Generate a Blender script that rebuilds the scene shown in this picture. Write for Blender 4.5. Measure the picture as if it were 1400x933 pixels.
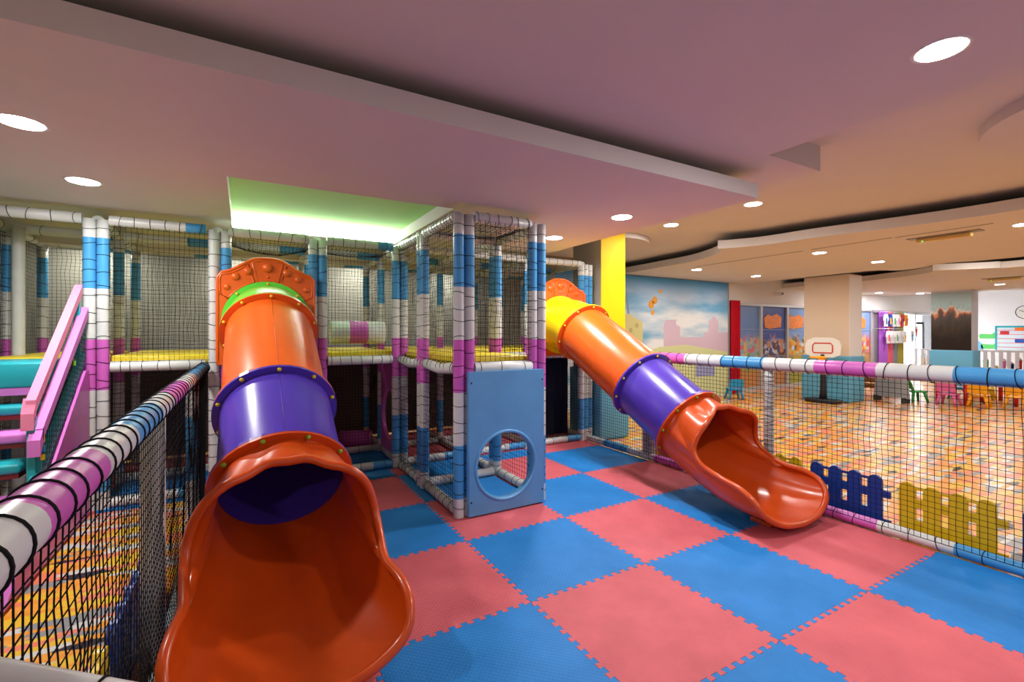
import bpy, bmesh, math, random
from mathutils import Vector, Matrix
from mathutils.geometry import tessellate_polygon
random.seed(7)
for o in list(bpy.data.objects): bpy.data.objects.remove(o)
scene = bpy.context.scene
COL = scene.collection

# ------------------------------------------------------------------ camera, world, exposure
F_PX, HORIZON, CAM_H = 638.4, 455.5, 1.733
YAW = 1.0499
cd = bpy.data.cameras.new('camera'); cam = bpy.data.objects.new('camera', cd); COL.objects.link(cam)
cam.location = (-2.581, -3.512, CAM_H)
cam.rotation_euler = (math.pi/2, 0, YAW - math.pi/2)
cd.sensor_width = 36; cd.lens = F_PX/1400*36; cd.shift_y = (HORIZON-466.5)/1400
cd.clip_start = 0.02; cd.clip_end = 200
scene.camera = cam

w = bpy.data.worlds.new('world'); scene.world = w; w.use_nodes = True
w.node_tree.nodes['Background'].inputs[0].default_value = (0.93, 0.96, 1, 1)
w.node_tree.nodes['Background'].inputs[1].default_value = 0.16
vs = scene.view_settings
vs.view_transform = 'Standard'; vs.look = 'None'; vs.exposure = 0.75; vs.gamma = 1; vs.use_curve_mapping = False
LAMP_W = 26.0      # watts of one ceiling downlight

# ------------------------------------------------------------------ helpers
def lin(c):
    return tuple(((v/255)/12.92 if v/255 <= .04045 else ((v/255+.055)/1.055)**2.4) for v in c) + (1,)
MATS = {}
def mat(name, rgb, rough=.5, spec=.5, metal=0, noise=0, nscale=8, bump=0, bscale=40, coat=0, emit=0, trans=0, alpha=1):
    if name in MATS: return MATS[name]
    m = bpy.data.materials.new(name); m.use_nodes = True
    nt = m.node_tree; b = nt.nodes['Principled BSDF']
    b.inputs['Base Color'].default_value = lin(rgb)
    b.inputs['Roughness'].default_value = rough; b.inputs['Metallic'].default_value = metal
    b.inputs['Specular IOR Level'].default_value = spec
    b.inputs['Coat Weight'].default_value = coat; b.inputs['Coat Roughness'].default_value = .12
    b.inputs['Transmission Weight'].default_value = trans; b.inputs['Alpha'].default_value = alpha
    if emit:
        b.inputs['Emission Color'].default_value = lin(rgb); b.inputs['Emission Strength'].default_value = emit
    tc = nt.nodes.new('ShaderNodeTexCoord')
    if noise:
        n = nt.nodes.new('ShaderNodeTexNoise'); n.inputs['Scale'].default_value = nscale; n.inputs['Detail'].default_value = 5
        nt.links.new(tc.outputs['Object'], n.inputs['Vector'])
        r = nt.nodes.new('ShaderNodeValToRGB')
        c = lin(rgb)
        r.color_ramp.elements[0].position = .3; r.color_ramp.elements[1].position = .7
        r.color_ramp.elements[0].color = tuple(v*(1-noise) for v in c[:3])+(1,)
        r.color_ramp.elements[1].color = tuple(min(1, v*(1+noise)) for v in c[:3])+(1,)
        nt.links.new(n.outputs['Fac'], r.inputs['Fac']); nt.links.new(r.outputs['Color'], b.inputs['Base Color'])
    if bump:
        n = nt.nodes.new('ShaderNodeTexNoise'); n.inputs['Scale'].default_value = bscale; n.inputs['Detail'].default_value = 3
        nt.links.new(tc.outputs['Object'], n.inputs['Vector'])
        bp = nt.nodes.new('ShaderNodeBump'); bp.inputs['Strength'].default_value = bump; bp.inputs['Distance'].default_value = .01
        nt.links.new(n.outputs['Fac'], bp.inputs['Height']); nt.links.new(bp.outputs['Normal'], b.inputs['Normal'])
    MATS[name] = m
    return m

class MB:
    """collects shapes, becomes one mesh object"""
    def __init__(s): s.v = []; s.f = []; s.m = []; s.sm = []
    def add(s, vs, fs, mi=0, smooth=False):
        o = len(s.v); s.v += [tuple(p) for p in vs]
        for f in fs: s.f.append([o+i for i in f]); s.m.append(mi); s.sm.append(smooth)
    def box(s, lo, hi, mi=0, bev=0):
        x0, y0, z0 = lo; x1, y1, z1 = hi
        if bev <= 0:
            s.add([(x, y, z) for z in (z0, z1) for y in (y0, y1) for x in (x0, x1)],
                  [(0, 2, 3, 1), (4, 5, 7, 6), (0, 1, 5, 4), (2, 6, 7, 3), (0, 4, 6, 2), (1, 3, 7, 5)], mi)
        else:
            bm = bmesh.new(); bmesh.ops.create_cube(bm, size=1)
            for v in bm.verts: v.co = Vector(((x0+x1)/2+v.co.x*(x1-x0), (y0+y1)/2+v.co.y*(y1-y0), (z0+z1)/2+v.co.z*(z1-z0)))
            bmesh.ops.bevel(bm, geom=list(bm.edges), offset=bev, segments=2, affect='EDGES', profile=.6)
            s.bm(bm, mi, True); bm.free()
        return s
    def bm(s, bm, mi=0, smooth=True):
        bm.verts.index_update()
        s.add([v.co for v in bm.verts], [[v.index for v in f.verts] for f in bm.faces], mi, smooth)
    def tube(s, pts, r, seg=10, mi=0, caps=True, smooth=True, closed=False):
        """pts polyline; r number or list; mi number or list for each segment"""
        pts = [Vector(p) for p in pts]; n = len(pts)
        rs = r if isinstance(r, (list, tuple)) else [r]*n
        vs_ = []; ref = None
        for i, p in enumerate(pts):
            if closed: t = pts[(i+1) % n]-pts[i-1]
            else: t = pts[min(i+1, n-1)]-pts[max(i-1, 0)]
            t.normalize()
            if ref is None:
                ref = Vector((0, 0, 1)) if abs(t.z) < .9 else Vector((1, 0, 0))
            a = (ref - t*ref.dot(t))
            if a.length < 1e-6: a = t.orthogonal()
            a.normalize(); ref = a; b = t.cross(a)
            for k in range(seg):
                an = 2*math.pi*k/seg
                vs_.append(p+(a*math.cos(an)+b*math.sin(an))*rs[i])
        o = len(s.v); s.v += [tuple(p) for p in vs_]
        for i in range(n if closed else n-1):
            j = (i+1) % n
            m_ = mi[i] if isinstance(mi, (list, tuple)) else mi
            for k in range(seg):
                s.f.append([o+i*seg+k, o+i*seg+(k+1) % seg, o+j*seg+(k+1) % seg, o+j*seg+k]); s.m.append(m_); s.sm.append(smooth)
        if caps and not closed:
            s.f.append([o+k for k in range(seg)][::-1]); s.m.append(mi[0] if isinstance(mi, (list, tuple)) else mi); s.sm.append(False)
            s.f.append([o+(n-1)*seg+k for k in range(seg)]); s.m.append(mi[-1] if isinstance(mi, (list, tuple)) else mi); s.sm.append(False)
        return s
    def prism(s, poly, axis, a0, a1, mi=0, smooth=False):
        """poly (u,v) extruded along axis: 'x' -> (a,u,v), 'y' -> (u,a,v), 'z' -> (u,v,a)"""
        def P(u, v, a): return {'x': (a, u, v), 'y': (u, a, v), 'z': (u, v, a)}[axis]
        n = len(poly)
        vs_ = [P(u, v, a0) for u, v in poly]+[P(u, v, a1) for u, v in poly]
        fs = [list(range(n))[::-1], [n+i for i in range(n)]]
        fs += [[i, (i+1) % n, n+(i+1) % n, n+i] for i in range(n)]
        s.add(vs_, fs, mi, smooth); return s
    def ball(s, c, r, mi=0, seg=8, rings=5, sc=(1, 1, 1)):
        vs_ = []; fs = []
        for i in range(rings+1):
            ph = math.pi*i/rings
            for k in range(seg):
                a = 2*math.pi*k/seg
                vs_.append((c[0]+r*sc[0]*math.sin(ph)*math.cos(a), c[1]+r*sc[1]*math.sin(ph)*math.sin(a), c[2]+r*sc[2]*math.cos(ph)))
        for i in range(rings):
            for k in range(seg):
                fs.append([i*seg+k, (i+1)*seg+k, (i+1)*seg+(k+1) % seg, i*seg+(k+1) % seg])
        s.add(vs_, fs, mi, True); return s
    def build(s, name, mats, parent=None, loc=None, rz=0, kind=None, label=None):
        me = bpy.data.meshes.new(name); me.from_pydata(s.v, [], s.f)
        for m in (mats if isinstance(mats, (list, tuple)) else [mats]): me.materials.append(m)
        me.polygons.foreach_set('material_index', s.m); me.polygons.foreach_set('use_smooth', s.sm)
        bm = bmesh.new(); bm.from_mesh(me); bmesh.ops.remove_doubles(bm, verts=bm.verts, dist=1e-5)
        bmesh.ops.recalc_face_normals(bm, faces=bm.faces); bm.to_mesh(me); bm.free()
        me.update()
        ob = bpy.data.objects.new(name, me); COL.objects.link(ob)
        if parent: ob.parent = parent
        if loc: ob.location = loc
        if rz: ob.rotation_euler.z = rz
        if kind: ob['kind'] = kind
        if label: ob['label'] = label
        return ob

def empty(name, label, cat, loc=(0, 0, 0), rz=0, group=None, kind=None):
    o = bpy.data.objects.new(name, None); COL.objects.link(o); o.location = loc; o.rotation_euler.z = rz
    o.empty_display_size = .1
    return tag(o, label, cat, group, kind)
def tag(o, label=None, cat=None, group=None, kind=None):
    if label: o['label'] = label
    if cat: o['category'] = cat
    if group: o['group'] = group
    if kind: o['kind'] = kind
    return o
def copy_tree(o, parent=None):
    c = o.copy(); COL.objects.link(c); c.parent = parent
    for ch in [k for k in bpy.data.objects if k.parent == o]: copy_tree(ch, c)
    return c

# ------------------------------------------------------------------ materials
white_paint = mat('white paint', (212, 209, 205), .85, .2, noise=.015, nscale=2)
wall_white = mat('wall white', (232, 232, 234), .8, .2)
grey_wall = mat('grey wall', (150, 148, 138), .85, .2, noise=.06, nscale=1.5)
green_light_tint = mat('pale green light tint', (180, 238, 152), .8, .2)  # green light of the ceiling recess, put into the base colour
V_WHITE = mat('white vinyl', (206, 209, 208), .34, .5, noise=.05, nscale=7, bump=.15, bscale=18)
V_BLUE = mat('sky blue vinyl', (68, 150, 208), .34, .5, noise=.06, nscale=7, bump=.15, bscale=18)
V_PINK = mat('magenta vinyl', (200, 96, 186), .34, .5, noise=.06, nscale=7, bump=.15, bscale=18)
V_YELLOW = mat('yellow vinyl', (222, 196, 34), .42, .5, noise=.08, nscale=6, bump=.3, bscale=10)
V_PANEL = mat('slate blue vinyl', (90, 156, 210), .4, .5, noise=.08, nscale=3, bump=.35, bscale=5)
V_TEAL = mat('teal vinyl', (28, 158, 170), .35, .5, bump=.15, bscale=12)
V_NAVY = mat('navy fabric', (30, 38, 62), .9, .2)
V_PILLAR = mat('pillar pad blue', (98, 172, 208), .5, .4, noise=.03, nscale=3, bump=.2, bscale=4)
P_SALMON = mat('salmon pink foam', (226, 132, 168), .55, .4)
P_VIOLETPINK = mat('orchid foam', (210, 120, 205), .55, .4)
ROPE = mat('black rope', (16, 16, 18), .8, .2)
NET = mat('black net twine', (20, 20, 22), .85, .15)
S_ORANGE = mat('orange polyethylene', (228, 92, 22), .3, .5, noise=.05, nscale=5, coat=.15)
S_ORANGE2 = mat('burnt orange polyethylene', (198, 72, 14), .3, .5, noise=.06, nscale=4, coat=.15)
S_VIOLET = mat('violet polyethylene', (78, 54, 172), .28, .5, noise=.05, nscale=5, coat=.15)
S_GREEN = mat('lime polyethylene', (96, 206, 60), .3, .5, coat=.15)
S_YELLOW = mat('yellow polyethylene', (240, 206, 8), .3, .5, coat=.15)
BOLT = mat('yellow bolt cap', (222, 190, 40), .4, .5)
BOLT_G = mat('lime bolt cap', (140, 170, 40), .4, .5)
PL_BLUE = mat('navy plastic', (18, 60, 150), .4, .5)
PL_YELLOW = mat('mustard plastic', (226, 188, 20), .4, .5)
PL_CYAN = mat('cyan plastic', (20, 150, 205), .4, .5)
PL_RED = mat('red plastic', (205, 28, 30), .4, .5)
PL_GREEN = mat('green plastic', (32, 160, 66), .4, .5)
PL_PINK = mat('pink plastic', (222, 110, 170), .4, .5)
PL_AMBER = mat('amber plastic', (246, 172, 22), .4, .5)
PL_WHITE = mat('white plastic', (232, 232, 228), .4, .5)
PL_BLACK = mat('black plastic', (24, 24, 28), .45, .5)
WOOD = mat('brown wood', (150, 98, 54), .6, .3)
GREY_FAB = mat('grey fabric', (158, 160, 164), .8, .3)
METAL = mat('aluminium', (196, 198, 202), .4, .5, metal=.3)
DARK = mat('dark grey', (58, 58, 60), .7, .3)
RED_CLOTH = mat('crimson velvet', (176, 14, 34), .9, .2)
GREY_TUBE = mat('grey foam', (150, 146, 140), .5, .4)
LAMP = mat('lamp glow', (255, 255, 252), .5, emit=14)
LED = mat('led strip glow', (255, 255, 250), .5, emit=16)

def mat_tile(name, rgb):
    m = mat(name, rgb, .62, .35)
    nt = m.node_tree; b = nt.nodes['Principled BSDF']; N = nt.nodes.new; L = nt.links.new
    tc = N('ShaderNodeTexCoord')
    n = N('ShaderNodeTexNoise'); n.inputs['Scale'].default_value = 2.2; n.inputs['Detail'].default_value = 6; n.inputs['Roughness'].default_value = .6
    g = N('ShaderNodeNewGeometry'); L(g.outputs['Position'], n.inputs['Vector'])
    r = N('ShaderNodeValToRGB'); c = lin(rgb)
    r.color_ramp.elements[0].position = .33; r.color_ramp.elements[1].position = .72
    r.color_ramp.elements[0].color = tuple(v*.86 for v in c[:3])+(1,)
    r.color_ramp.elements[1].color = tuple(min(1, v*1.08+.012) for v in c[:3])+(1,)
    L(n.outputs['Fac'], r.inputs['Fac']); L(r.outputs['Color'], b.inputs['Base Color'])
    # woven T-bar relief: two crossed wave patterns
    h = []
    for rot in (0, 1.5708):
        mp = N('ShaderNodeMapping'); mp.inputs['Rotation'].default_value = (0, 0, rot+.7854)
        L(g.outputs['Position'], mp.inputs['Vector'])
        wv = N('ShaderNodeTexWave'); wv.inputs['Scale'].default_value = 14; wv.inputs['Distortion'].default_value = 0
        L(mp.outputs['Vector'], wv.inputs['Vector']); h.append(wv)
    mx = N('ShaderNodeMath'); mx.operation = 'MULTIPLY'; L(h[0].outputs['Fac'], mx.inputs[0]); L(h[1].outputs['Fac'], mx.inputs[1])
    bp = N('ShaderNodeBump'); bp.inputs['Strength'].default_value = .25; bp.inputs['Distance'].default_value = .006
    L(mx.outputs[0], bp.inputs['Height']); L(bp.outputs['Normal'], b.inputs['Normal'])
    return m
T_BLUE = mat_tile('blue foam mat', (10, 120, 198))
T_RED = mat_tile('rose foam mat', (202, 92, 102))

def camo_floor():
    m = bpy.data.materials.new('multicolour camouflage vinyl floor'); m.use_nodes = True
    nt = m.node_tree; b = nt.nodes['Principled BSDF']; N = nt.nodes.new; L = nt.links.new
    b.inputs['Roughness'].default_value = .3; b.inputs['Specular IOR Level'].default_value = .5
    g = N('ShaderNodeNewGeometry')
    def cells(scale, off):
        mp = N('ShaderNodeMapping'); mp.inputs['Scale'].default_value = (4.4*scale, 17*scale, 1); mp.inputs['Location'].default_value = off
        L(g.outputs['Position'], mp.inputs['Vector'])
        nz = N('ShaderNodeTexNoise'); nz.inputs['Scale'].default_value = 1.4; nz.inputs['Detail'].default_value = 2
        L(mp.outputs['Vector'], nz.inputs['Vector'])
        sb = N('ShaderNodeVectorMath'); sb.operation = 'MULTIPLY_ADD'
        L(nz.outputs['Color'], sb.inputs[0]); sb.inputs[1].default_value = (.9, 1.1, 0); L(mp.outputs['Vector'], sb.inputs[2])
        v = N('ShaderNodeTexVoronoi'); v.voronoi_dimensions = '2D'; v.inputs['Scale'].default_value = 1
        L(sb.outputs[0], v.inputs['Vector'])
        sp = N('ShaderNodeSeparateColor'); L(v.outputs['Color'], sp.inputs[0])
        return sp.outputs[0]
    r = N('ShaderNodeValToRGB'); r.color_ramp.interpolation = 'CONSTANT'
    stops = [(0, (226, 146, 44)), (.22, (224, 126, 96)), (.40, (226, 182, 44)), (.60, (136, 138, 140)), (.71, (200, 198, 192)), (.84, (230, 156, 60)), (.965, (44, 44, 48))]
    el = r.color_ramp.elements
    el[0].position = 0; el[0].color = lin(stops[0][1]); el[1].position = stops[1][0]; el[1].color = lin(stops[1][1])
    for p, c in stops[2:]:
        e = el.new(p); e.color = lin(c)
    L(cells(1, (3, 7, 0)), r.inputs['Fac']); L(r.outputs['Color'], b.inputs['Base Color'])
    return m
CAMO = camo_floor()

# ------------------------------------------------------------------ the setting
XL, XE, YN, YB, YW = -5.3, 24.0, -8.0, 4.95, 5.1
floor = MB().box((XL, YN, -.12), (XE, YW, 0)).build('floor', CAMO); floor['kind'] = 'structure'

def struct(name, mb, m, **k):
    o = mb.build(name, m, **k); o['kind'] = 'structure'; return o
struct('wall_left', MB().box((XL-.15, YN, 0), (XL, YW, 3.43)), grey_wall)
struct('wall_back', MB().box((XL, YB, 0), (9.4, YW+.1, 3.43)), grey_wall)
struct('wall_end', MB().box((XE, YN, 0), (XE+.15, YW, 3.43)), wall_white)

# ceiling: main slab, dropped soffits
ceil = struct('ceiling', MB().box((XL-.2, YN, 3.43), (XE+.2, YW+.4, 3.6)), white_paint)
ZA, ZB, ZD = 2.95, 3.2, 3.16
mb = MB()
RX0, RX1, RY0, RY1 = -2.70, -.80, .74, 2.78
for lo, hi in (((XL, -.967), (RX0, YB)), ((RX1, -.967), (1.443, YB)), ((RX0, -.967), (RX1, RY0)), ((RX0, RY1), (RX1, YB))):
    mb.box((lo[0], lo[1], ZA), (hi[0], hi[1], 3.08))
mb.build('low_soffit', white_paint, ceil)
MB().box((RX0-.05, RY0-.05, 3.082), (RX1+.05, RY1+.05, 3.12)).build('recess_panel', green_light_tint, ceil)
MB().box((RX0+.01, RY1-.035, ZA+.005), (RX1-.01, RY1-.005, 3.078)).build('cove_light', LED, ceil)
MB().prism([(XL, YN), (1.17, YN), (1.17, -1.23), (1.953, -1.23), (1.953, YB), (XL, YB)], 'z', ZB, 3.43).build('upper_soffit', white_paint, ceil)
def smooth_curve(pts, n=6):
    out = []
    for i in range(len(pts)-1):
        p0, p1, p2, p3 = pts[max(i-1, 0)], pts[i], pts[i+1], pts[min(i+2, len(pts)-1)]
        for k in range(n):
            t = k/n
            out.append(tuple(.5*(2*p1[a]+(p2[a]-p0[a])*t+(2*p0[a]-5*p1[a]+4*p2[a]-p3[a])*t*t+(3*p1[a]-p0[a]-3*p2[a]+p3[a])*t**3) for a in range(len(p1))))
    return out+[tuple(pts[-1])]
near1 = smooth_curve([(5.3, YN), (5.3, -5), (5.25, -2.8), (5.2, -1.4), (5.06, -.6), (4.82, .3), (4.72, 1.0), (4.5, 1.45), (4.36, 1.6)])
near2 = smooth_curve([(4.62, 1.72), (4.9, 2.1), (5.18, 2.8), (5.26, 3.6), (5.34, YW)])
far1 = smooth_curve([(10.1, YN), (10.05, -.7), (9.94, 0), (9.9, .5), (10.25, .85), (10.4, 1.3), (9.95, 1.6), (9.85, 2.3), (10.1, YW)])
poly = near1+near2+far1[::-1]
MB().prism(poly, 'z', ZD, 3.30).build('wavy_soffit', white_paint, ceil)
nearF = smooth_curve([(12.0, YN), (11.9, -.8), (11.7, .1), (11.05, .95)])+smooth_curve([(11.35, 1.05), (11.8, 1.6), (12.0, 2.2), (12.2, 2.9), (12.3, YW)])
MB().prism(nearF+[(19.2, YW), (19.2, YN)], 'z', ZD, 3.30).build('wavy_soffit', white_paint, ceil)
for c in ((3.15, 3.25), (3.05, -2.95)):
    MB().prism([(c[0]+.93*math.cos(a*math.pi/24), c[1]+.93*math.sin(a*math.pi/24)) for a in range(48)], 'z', 3.34, 3.44).build('round_soffit', white_paint, ceil)
for x0, y0, x1, y1 in ((5.82, 3.2, 5.87, 1.02), (5.80, .86, 5.85, -.28), (5.84, -.31, 5.89, -1.36)):
    MB().box((x0, y1, ZD-.004), (x1, y0, ZD+.01)).build('slot_diffuser', GREY_TUBE, ceil)
MB().box((XL, 4.0, 2.80), (2.3, 4.14, ZA)).build('ceiling_beam', white_paint, ceil)

# window wall with poster panes
ww = struct('wall_window', MB().box((9.4, YW, 2.62), (XE, YW+.12, 3.43)), wall_white)
def poster_mat(name, sky, mid, ground, acc, seed):
    m = bpy.data.materials.new(name); m.use_nodes = True
    nt = m.node_tree; b = nt.nodes['Principled BSDF']; N = nt.nodes.new; L = nt.links.new
    b.inputs['Roughness'].default_value = .35
    tc = N('ShaderNodeTexCoord'); sx = N('ShaderNodeSeparateXYZ'); L(tc.outputs['Generated'], sx.inputs[0])
    nz = N('ShaderNodeTexNoise'); nz.inputs['Scale'].default_value = 3.2; nz.inputs['Detail'].default_value = 8; nz.inputs['Roughness'].default_value = .7
    mp = N('ShaderNodeMapping'); mp.inputs['Location'].default_value = (seed, seed*2.3, seed*.7); mp.inputs['Scale'].default_value = (1, 1, 1.9); L(tc.outputs['Generated'], mp.inputs[0]); L(mp.outputs[0], nz.inputs['Vector'])
    ad = N('ShaderNodeMath'); ad.operation = 'MULTIPLY_ADD'; L(nz.outputs['Fac'], ad.inputs[0]); ad.inputs[1].default_value = .55; L(sx.outputs['Z'], ad.inputs[2])
    r = N('ShaderNodeValToRGB'); el = r.color_ramp.elements
    el[0].position = .34; el[0].color = lin(ground); el[1].position = 1.0; el[1].color = lin(sky)
    for p, c in ((.46, ground), (.52, mid), (.66, mid), (.74, (214, 224, 236)), (.86, sky)):
        e = el.new(p); e.color = lin(c)
    L(ad.outputs[0], r.inputs['Fac'])
    v = N('ShaderNodeTexVoronoi'); v.inputs['Scale'].default_value = 9; L(mp.outputs[0], v.inputs['Vector'])
    hs = N('ShaderNodeValToRGB'); hs.color_ramp.interpolation = 'CONSTANT'; e = hs.color_ramp.elements
    e[0].color = lin(acc[0]); e[1].position = .35; e[1].color = lin(acc[1]); q = e.new(.7); q.color = lin(acc[2])
    sp = N('ShaderNodeSeparateColor'); L(v.outputs['Color'], sp.inputs[0]); L(sp.outputs[0], hs.inputs['Fac'])
    # the figures' place: a band of coloured blotches in the middle of the pane
    bd = N('ShaderNodeMapRange'); bd.inputs['From Min'].default_value = .28; bd.inputs['From Max'].default_value = .4; L(sx.outputs['Z'], bd.inputs[0])
    bu = N('ShaderNodeMapRange'); bu.inputs['From Min'].default_value = .68; bu.inputs['From Max'].default_value = .55; L(sx.outputs['Z'], bu.inputs[0])
    ml = N('ShaderNodeMath'); ml.operation = 'MULTIPLY'; L(bd.outputs[0], ml.inputs[0]); L(bu.outputs[0], ml.inputs[1])
    gt = N('ShaderNodeMath'); gt.operation = 'GREATER_THAN'; L(sp.outputs[1], gt.inputs[0]); gt.inputs[1].default_value = .2
    m2 = N('ShaderNodeMath'); m2.operation = 'MULTIPLY'; L(ml.outputs[0], m2.inputs[0]); L(gt.outputs[0], m2.inputs[1])
    mx = N('ShaderNodeMix'); mx.data_type = 'RGBA'; L(m2.outputs[0], mx.inputs['Factor']); L(r.outputs['Color'], mx.inputs['A']); L(hs.outputs['Color'], mx.inputs['B'])
    L(mx.outputs['Result'], b.inputs['Base Color'])
    return m
PM = [poster_mat('poster sky and grass', (112, 150, 214), (130, 170, 90), (206, 146, 84), ((222, 120, 140), (150, 186, 200), (226, 190, 120)), 1.3),
      poster_mat('poster blue', (70, 92, 176), (120, 130, 150), (198, 140, 94), ((70, 78, 150), (200, 140, 100), (110, 70, 60)), 4.1),
      poster_mat('poster meadow', (120, 160, 220), (150, 160, 80), (150, 150, 60), ((236, 178, 30), (226, 140, 40), (120, 110, 50)), 7.7),
      poster_mat('poster pink', (130, 160, 220), (190, 150, 110), (196, 140, 90), ((226, 110, 120), (236, 190, 80), (196, 90, 70)), 2.9)]
edges = [9.85, 11.15, 12.55, 13.95, 15.35, 16.75, 18.15]
for i in range(6):
    wo = struct('window_%d' % (i+1), MB().box((edges[i]+.04, YW+.03, .1), (edges[i+1]-.04, YW+.05, 2.55)), PM[(0, 1, 2, 3, 2, 3)[i]])
    f = MB()
    f.box((edges[i]-.05, YW-.03, 0), (edges[i]+.05, YW+.08, 2.62)); f.box((edges[i]+.05, YW-.03, 0), (edges[i+1]-.05, YW+.08, .1)); f.box((edges[i]+.05, YW-.03, 2.55), (edges[i+1]-.05, YW+.08, 2.62))
    f.build('window_frame', METAL, wo)
    for z in (1.0, 1.83):
        MB().box((edges[i]+.05, YW+.015, z), (edges[i+1]-.05, YW+.032, z+.012)).build('glazing_bar', METAL, wo)
    if i in (1, 2, 3, 5):
        a = .2 if i == 1 else .06
        pts = [(edges[i]+a+u*.92, 1.85+v*.5) for u, v in ((.05, .1), (.3, .02), (.6, .08), (.95, .15), (1, .75), (.7, .98), (.4, .8), (.2, .95), (0, .7))]
        MB().prism(pts, 'y', YW+.012, YW+.03).build('sign_print', mat('poster orange', (240, 140, 60), .5, noise=.15, nscale=14), wo)
# open glazing with daylight at the end of that wall
wo = struct('window_7', MB().box((19.9, YW+.03, .1), (23.9, YW+.04, 2.5)), mat('clear glass', (250, 252, 255), .02, trans=1))
f = MB()
for x in (18.15, 19.85, 21.9, 23.95): f.box((x-.05, YW-.03, 0), (x+.05, YW+.08, 2.62))
f.box((18.15, YW-.03, 2.5), (23.95, YW+.08, 2.62)); f.box((18.15, YW-.03, 0), (23.95, YW+.08, .1))
f.build('window_frame', METAL, wo)
dr = struct('door_1', MB().box((21.95, YW+.0, .05), (22.05, YW+.06, 2.2)).box((22.75, YW+.0, .05), (22.85, YW+.06, 2.2)).box((22.05, YW, 2.1), (22.75, YW+.06, 2.2)), DARK)
struct('wall_side', MB().box((18.1, YW+.02, 0), (19.85, YW+.1, 2.62)), wall_white)

# ------------------------------------------------------------------ foam mats (children of the floor)
def edge_curve(n=12, d=.030):
    """points along 0..1: (t, offset) of the jigsaw edge"""
    out = []
    p = .94/n
    for k in range(n):
        t0 = .03+k*p
        out += [(t0+p*.27, -d/2), (t0+p*.20, d/2), (t0+p*.80, d/2), (t0+p*.73, -d/2)]
    return out
def tile_poly(x0, x1, y0, y1):
    """jigsaw outline of one mat; clipped cells have straight cut edges"""
    fx0, fx1 = math.floor(x0+1e-6), math.ceil(x1-1e-6); fy0, fy1 = math.floor(y0+1e-6), math.ceil(y1-1e-6)
    E_ = edge_curve(); pts = []
    cl = lambda v, a, b: max(a, min(b, v))
    def inside(v, a, b): return a+.012 < v < b-.012
    pts.append((x0, y0))
    if y0 == fy0: pts += [(fx0+t, y0+o) for t, o in E_ if inside(fx0+t, x0, x1)]
    pts.append((x1, y0))
    if x1 == fx1: pts += [(x1+o, fy0+t) for t, o in E_ if inside(fy0+t, y0, y1)]
    pts.append((x1, y1))
    if y1 == fy1: pts += [(fx0+t, y1+o) for t, o in E_[::-1] if inside(fx0+t, x0, x1)]
    pts.append((x0, y1))
    if x0 == fx0: pts += [(x0+o, fy0+t) for t, o in E_[::-1] if inside(fy0+t, y0, y1)]
    return pts
def tri_cap(mb, poly, z0, z1):
    n = len(poly)
    tris = tessellate_polygon([[Vector((x, y, 0)) for x, y in poly]])
    V = [(x, y, z0) for x, y in poly]+[(x, y, z1) for x, y in poly]
    mb.add(V, [[n+a for a in t] for t in tris]+[list(t)[::-1] for t in tris]+[[i, (i+1) % n, n+(i+1) % n, n+i] for i in range(n)])
MT = .025
proto = {}
PX0, PX1 = -2.86, 2.11
for i in range(-3, 2):
    for j in range(-6, 3):
        x0, x1, y0, y1 = max(i, PX0), (PX1 if i == 1 else i+1), j, min(j+1, 2.34)
        if x1-x0 < .05: continue
        m = T_BLUE if (i+j) % 2 == 0 else T_RED
        full = (x1-x0 == 1 and y1-y0 == 1)
        key = (m.name, full)
        if full and key in proto:
            o = proto[key].copy(); COL.objects.link(o); o.parent = floor
        else:
            mb = MB(); px = (i+.5, j+.5)
            po = [(px[0]+(x-px[0])*.9975-i-.5, px[1]+(y-px[1])*.9975-j-.5) for x, y in tile_poly(x0, x1, y0, y1)]
            tri_cap(mb, po, 0, MT)
            o = mb.build('foam_mat', m, floor)
            if full: proto[key] = o
        o.location = (i+.5, j+.5, .0005)

# ------------------------------------------------------------------ play structure
XS = [-4.72, -3.82, -2.83, -1.83, -.85, .06, 1.12, 2.16]
YS = [2.4, 3.34, 4.3]
TY = [.5, 1.45]
TOPZ, DECKZ = 2.83, 1.40
BANDS = [(0, .2, 0), (.2, .69, 1), (.69, 1.18, 0), (1.18, 1.67, 2), (1.67, 2.16, 0), (2.16, 2.65, 1), (2.65, 3, 0)]
VIN = [V_WHITE, V_BLUE, V_PINK]
R = .052
play = empty('play_structure', 'two-storey indoor soft play frame with white, blue and magenta foam posts and black netting', 'play structure', (-1.3, 2.4, 0))
PO = Vector(play.location)
class Part(MB):
    def build(s, name, mats, parent=None, **k):
        if parent is play: s.v = [(x-PO.x, y-PO.y, z-PO.z) for x, y, z in s.v]
        return super().build(name, mats, parent, **k)
def rings(mb, p0, p1, r, step, rr=.003, tilt=.25, jit=.25, seg=14):
    p0, p1 = Vector(p0), Vector(p1); L_ = (p1-p0).length; t = (p1-p0)/L_
    a = t.orthogonal().normalized(); b = t.cross(a); n = max(1, int(L_/step))
    for i in range(n):
        c = p0+t*((i+.5+random.uniform(-jit, jit))*L_/n); ta = random.uniform(-tilt, tilt)*r; tb = random.uniform(-tilt, tilt)*r
        mb.tube([c+(a*math.cos(q)+b*math.sin(q))*(r+rr*.4)+t*(ta*math.cos(q)+tb*math.sin(q)) for q in [2*math.pi*k/seg for k in range(seg)]], rr, 4, 0, closed=True)
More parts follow.
